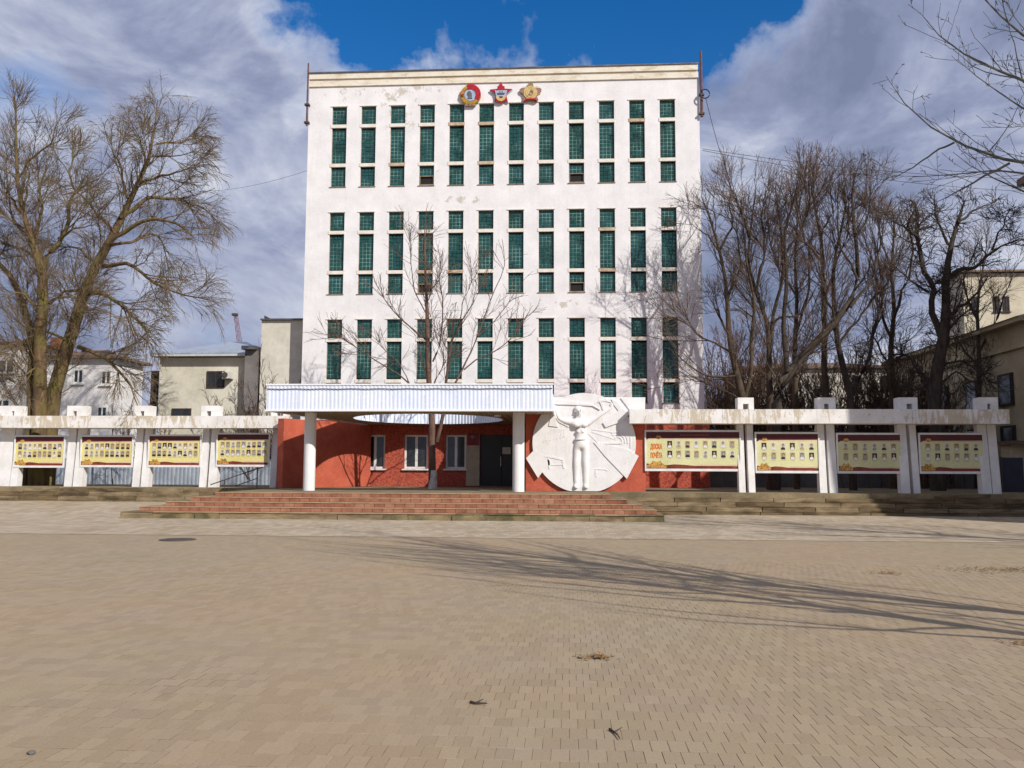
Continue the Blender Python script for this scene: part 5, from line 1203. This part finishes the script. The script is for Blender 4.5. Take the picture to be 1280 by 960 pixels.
rtree('gnarled_tree', 'dark gnarled bare tree with twisted limbs in front of the yellow house', 37.6, [(1172, 512), (1176, 440), (1178, 400), (1180, 350), (1190, 310), (1197, 277), (1206, 250)], .27,
      [([(1176, 420), (1161, 365), (1150, 300), (1143, 262), (1139, 250)], .15, .03), ([(1180, 350), (1198, 338), (1222, 336), (1240, 312), (1275, 298)], .12, .02), ([(1177, 400), (1200, 385), (1222, 365), (1236, 345)], .09, .02), ([(1172, 495), (1150, 465), (1133, 443), (1118, 442)], .10, .02), ([(1176, 440), (1196, 400), (1215, 382)], .07, .02), ([(1150, 300), (1128, 282), (1112, 272)], .07, .015), ([(1190, 310), (1172, 280), (1168, 250)], .07, .02), ([(1197, 277), (1222, 262), (1245, 250)], .06, .015), ([(1161, 365), (1136, 350), (1116, 330)], .06, .02), ([(1177, 455), (1202, 450), (1232, 470), (1246, 490)], .05, .012), ([(1174, 480), (1195, 465), (1222, 480)], .05, .012), ([(1240, 312), (1252, 285), (1262, 262)], .05, .012)], 27, 'bark_dark', 'twig_dark', GD, drift=.3)
rtree('bare_tree', 'bare tree with steep thin limbs standing left of the gnarled tree', 41.5, [(1116, 512), (1114, 440), (1118, 380), (1112, 330), (1120, 290), (1116, 262)], .14,
      [([(1115, 430), (1098, 380), (1092, 330), (1082, 300)], .08, .015), ([(1116, 400), (1136, 350), (1140, 310), (1136, 280)], .08, .015), ([(1114, 340), (1102, 300), (1104, 272)], .05, .012), ([(1115, 460), (1090, 420), (1078, 400)], .05, .012)], 28, 'bark_brown', 'twig_brown')
rtree('bare_tree', 'bare thin tree between the gnarled tree and the yellow house wall', 43.5, [(1222, 512), (1226, 440), (1220, 390), (1228, 340), (1234, 300)], .13,
      [([(1224, 440), (1250, 390), (1262, 350), (1270, 330)], .07, .015), ([(1222, 400), (1204, 360), (1206, 320)], .06, .015), ([(1224, 460), (1200, 430), (1188, 410)], .06, .015), ([(1225, 470), (1252, 450), (1272, 452)], .05, .012)], 29, 'bark_dark', 'twig_brown')
# brushwood thickets behind
def thicket(name, label, px, Y, hpx, wpx, n, seed, tw, cat='shrub'):
    rng = np.random.default_rng(seed); c = P(px, 600, Y); c.z = .8; root = empty(name, c); k = Y / FPX; H = P(px, hpx, Y).z - .8; Wd = wpx * k
    p0 = np.stack([c.x + rng.normal(size=n) * Wd * .33, Y + rng.normal(size=n) * (.9 if Y > 42.4 else .12), np.full(n, .78)], 1)
    d = nrm(np.stack([rng.normal(size=n) * .22, rng.normal(size=n) * .2, np.ones(n)], 1)); ln_ = H * rng.uniform(.55, 1.02, n) * np.exp(-((p0[:, 0] - c.x) / Wd) ** 2 * 1.2); m = 9
    st = np.zeros((n, m, 3)); st[:, 0] = p0
    for j in range(1, m): d = nrm(d + rng.normal(size=(n, 3)) * .09 + np.array([0, 0, .05])); st[:, j] = st[:, j - 1] + d * (ln_ / (m - 1))[:, None]
    rs_ = rng.uniform(.018, .04, n)[:, None] * np.linspace(1, .25, m)[None]
    a1, r1 = sprout(st, rs_, 3.4, .15, .5, .9, .15, .15, 5, .5, .014, rng); a2, r2 = sprout(a1, r1, 5.0, .1, .55, .45, .16, .1, 4, .6, .008, rng); r2 = np.maximum(r2, .0085)
    tag(place('stems', tubes_mesh('stems', [(st, rs_, 5), (a1, np.maximum(r1, .009), 3)], M['bark_red'], c), c, root), kind='stuff'); tag(place('crown', tubes_mesh('crown', [(a2, r2, 3)], M[tw], c), c, root), kind='stuff'); tag(root, label, cat)
thicket('brushwood', 'dense russet brushwood standing right beside the tower corner', 905, 47, 396, 80, 190, 31, 'twig_russet')
thicket('brushwood', 'brown brushwood behind the heavy leaning tree limb', 985, 48, 415, 120, 210, 32, 'twig_brown')
thicket('brushwood', 'dark brushwood left of the gnarled tree', 1085, 46, 410, 95, 200, 33, 'twig_brown')
thicket('brushwood', 'low dark brushwood below the yellow house', 1145, 44, 425, 80, 170, 34, 'twig_dark')
thicket('brushwood', 'bare shrub in front of the tall cream annex', 352, 41.66, 380, 26, 9, 35, 'twig_dark')
thicket('brushwood', 'russet shrub at the foot of the annex beside the canopy', 322, 41.66, 470, 55, 26, 36, 'twig_russet')
thicket('brushwood', 'thin bare shrub in front of the cream house window', 262, 41.8, 462, 110, 12, 37, 'twig_brown')
thicket('brushwood', 'thin bare shrub between the white and cream houses', 155, 42.5, 470, 60, 12, 38, 'twig_dark')

# tree whose boughs reach in from beyond the right edge; its shadow lies across the plaza
F_base = Vector((9.0, 6.6, 0))
trF = [([F_base, Vector((8.9, 6.7, 2.2)), Vector((8.7, 7.0, 4.4)), Vector((8.4, 7.3, 6.6)), Vector((8.3, 7.5, 9.0)), Vector((8.2, 7.6, 11.5))], [.20, .17, .15, .12, .08, .03], 0)]
def fp(pts, Ys): return [P(x, y, Y) for (x, y), Y in zip(pts, Ys)]
lmF = [([Vector((8.75, 6.9, 3.6))] + fp([(1300, 213), (1262, 204), (1235, 194), (1193, 178), (1160, 158), (1128, 128), (1108, 95)], np.linspace(8.6, 10.4, 7)), .021, .0035), ([Vector((8.65, 7.0, 4.6))] + fp([(1310, 120), (1280, 96), (1233, 84), (1200, 68), (1176, 46), (1150, 15)], np.linspace(8.4, 9.8, 6)), .020, .0035), ([Vector((8.5, 7.2, 5.6))] + fp([(1330, 80), (1280, 45), (1255, 25), (1228, 0), (1205, -30)], np.linspace(8.2, 9.4, 5)), .020, .0035),
       ([Vector((8.6, 7.0, 4.2))] + fp([(1310, 160), (1280, 134), (1250, 118), (1222, 100), (1196, 75)], np.linspace(9.4, 10.8, 5)), .016, .003), ([Vector((8.7, 6.9, 3.4))] + fp([(1320, 260), (1280, 238), (1240, 222), (1214, 208), (1192, 190)], np.linspace(9.0, 10.6, 5)), .016, .003), ([Vector((8.7, 6.9, 3.5))] + fp([(1310, 225), (1270, 205), (1230, 212), (1190, 222), (1140, 222)], np.linspace(8.8, 9.9, 5)), .014, .004),
       (fp([(1193, 178), (1165, 192), (1140, 210), (1112, 226)], np.linspace(9.5, 10.0, 4)), .012, .004), (fp([(1262, 204), (1226, 222), (1198, 240), (1170, 252)], np.linspace(8.9, 9.6, 4)), .014, .004), ([Vector((8.4, 7.3, 6.4)), Vector((7.6, 8.6, 7.6)), Vector((6.6, 9.8, 8.6)), Vector((6.0, 11.0, 9.8))], .07, .01), ([Vector((8.5, 7.2, 5.8)), Vector((8.2, 8.6, 6.6)), Vector((7.8, 10.4, 7.6)), Vector((7.9, 11.6, 8.6))], .07, .01),
       ([Vector((8.5, 7.1, 5.2)), Vector((9.6, 6.4, 6.6)), Vector((10.8, 5.8, 8.2)), Vector((11.2, 5.4, 9.8))], .07, .01), ([Vector((8.4, 7.3, 6.8)), Vector((7.4, 6.6, 8.2)), Vector((6.8, 6.2, 9.6)), Vector((6.6, 6.0, 11))], .06, .01), ([Vector((8.3, 7.4, 7.6)), Vector((9.2, 8.4, 9.0)), Vector((9.6, 9.4, 10.6))], .06, .01), ([Vector((8.4, 7.3, 7.0)), Vector((7.2, 7.9, 7.9)), Vector((5.9, 8.6, 8.3)), Vector((4.8, 9.4, 8.6))], .06, .01)]
rf_ = random.Random(9)
for k in range(30):               # steep upper boughs round the stem
    a = k * 2.4; z = 2.4 + .24 * k; L_ = rf_.uniform(3.2, 5.2); sp_ = rf_.uniform(1.0, 2.9); s_ = Vector((8.75 - .04 * k, 6.85 + .05 * k, z)); ca, sa = math.cos(a), math.sin(a)
    lmF.append(([s_, s_ + Vector((ca * sp_ * .45, sa * sp_ * .45, L_ * .3)), s_ + Vector((ca * sp_ * .8, sa * sp_ * .8, L_ * .65)), s_ + Vector((ca * sp_, sa * sp_, L_))], .042, .008))
GF = [dict(per_m=3.8, tmin=.2, ang=.6, len=1.0, wig=.09, up=.14, n=6, rs=.5, rmax=.008, s=5, rmin=.0028), dict(per_m=6.0, tmin=.2, ang=.6, len=.32, wig=.15, up=.10, n=4, rs=.6, rmax=.005, s=4, rmin=.0022), dict(per_m=7.0, tmin=.15, ang=.7, len=.055, wig=.12, up=.02, n=3, rs=.9, rmax=.006, s=4, rmin=.0035, tip=.5)]
tree('overhanging_tree', 'bare budding tree reaching thin boughs in from the top right corner', F_base, trF, lmF, 'bark_grey', 'bark_dark', GF, 41)
trG = [([Vector((8.1, 5.5, 0)), Vector((8.1, 5.6, 2.4)), Vector((8.0, 5.8, 5)), Vector((8.0, 5.9, 7.5)), Vector((7.9, 6.0, 10))], [.15, .13, .10, .07, .03], 0)]
lmG = []
for k in range(24):
    a = k * 2.4 + 1; z = 2.6 + .27 * k; L_ = rf_.uniform(2.6, 4.2); sp_ = rf_.uniform(.9, 2.3); s_ = Vector((8.05, 5.7, z)); ca, sa = math.cos(a), math.sin(a)
    lmG.append(([s_, s_ + Vector((ca * sp_ * .5, sa * sp_ * .5, L_ * .25)), s_ + Vector((ca * sp_ * .85, sa * sp_ * .85, L_ * .6)), s_ + Vector((ca * sp_, sa * sp_, L_))], .045, .01))
tree('plaza_tree', 'slender bare tree beyond the right edge, nearest the camera', Vector((8.1, 5.5, 0)), trG, lmG, 'bark_grey', 'bark_dark', [dict(GF[0], per_m=3.0, len=1.0, rmin=.006), dict(GF[1], per_m=3.0)], 43)
# second tree beyond the frame: its streaked shadow falls before the right terrace wall
K = Vector((16.0, 16.2, 0)); rg = random.Random(5)
trK = [([K, K + Vector((0, .1, 3)), K + Vector((-.2, .3, 6)), K + Vector((-.3, .4, 9)), K + Vector((-.3, .5, 11.5))], [.26, .22, .17, .10, .04], 0)]
lmK = []
for k in range(18):
    a = k * 2.4; z = 2.6 + k * .45; L_ = 3.6 - .1 * k; s_ = K + Vector((-.15, .2, z))
    lmK.append(([s_, s_ + Vector((math.cos(a) * L_ * .4, math.sin(a) * L_ * .4, .8)), s_ + Vector((math.cos(a) * L_ * .75, math.sin(a) * L_ * .75, 1.7)), s_ + Vector((math.cos(a) * L_, math.sin(a) * L_, 2.7))], .09 - .004 * k, .015))
tree('plaza_tree', 'bare tree beyond the right edge in front of the tall yellow building', K, trK, lmK, 'bark_grey', 'twig_dark', [dict(GR[0], per_m=3.0, len=1.9), dict(GR[1], per_m=3.5, len=1.0), dict(GR[2], per_m=3, len=.6, rmax=.01)], 42)
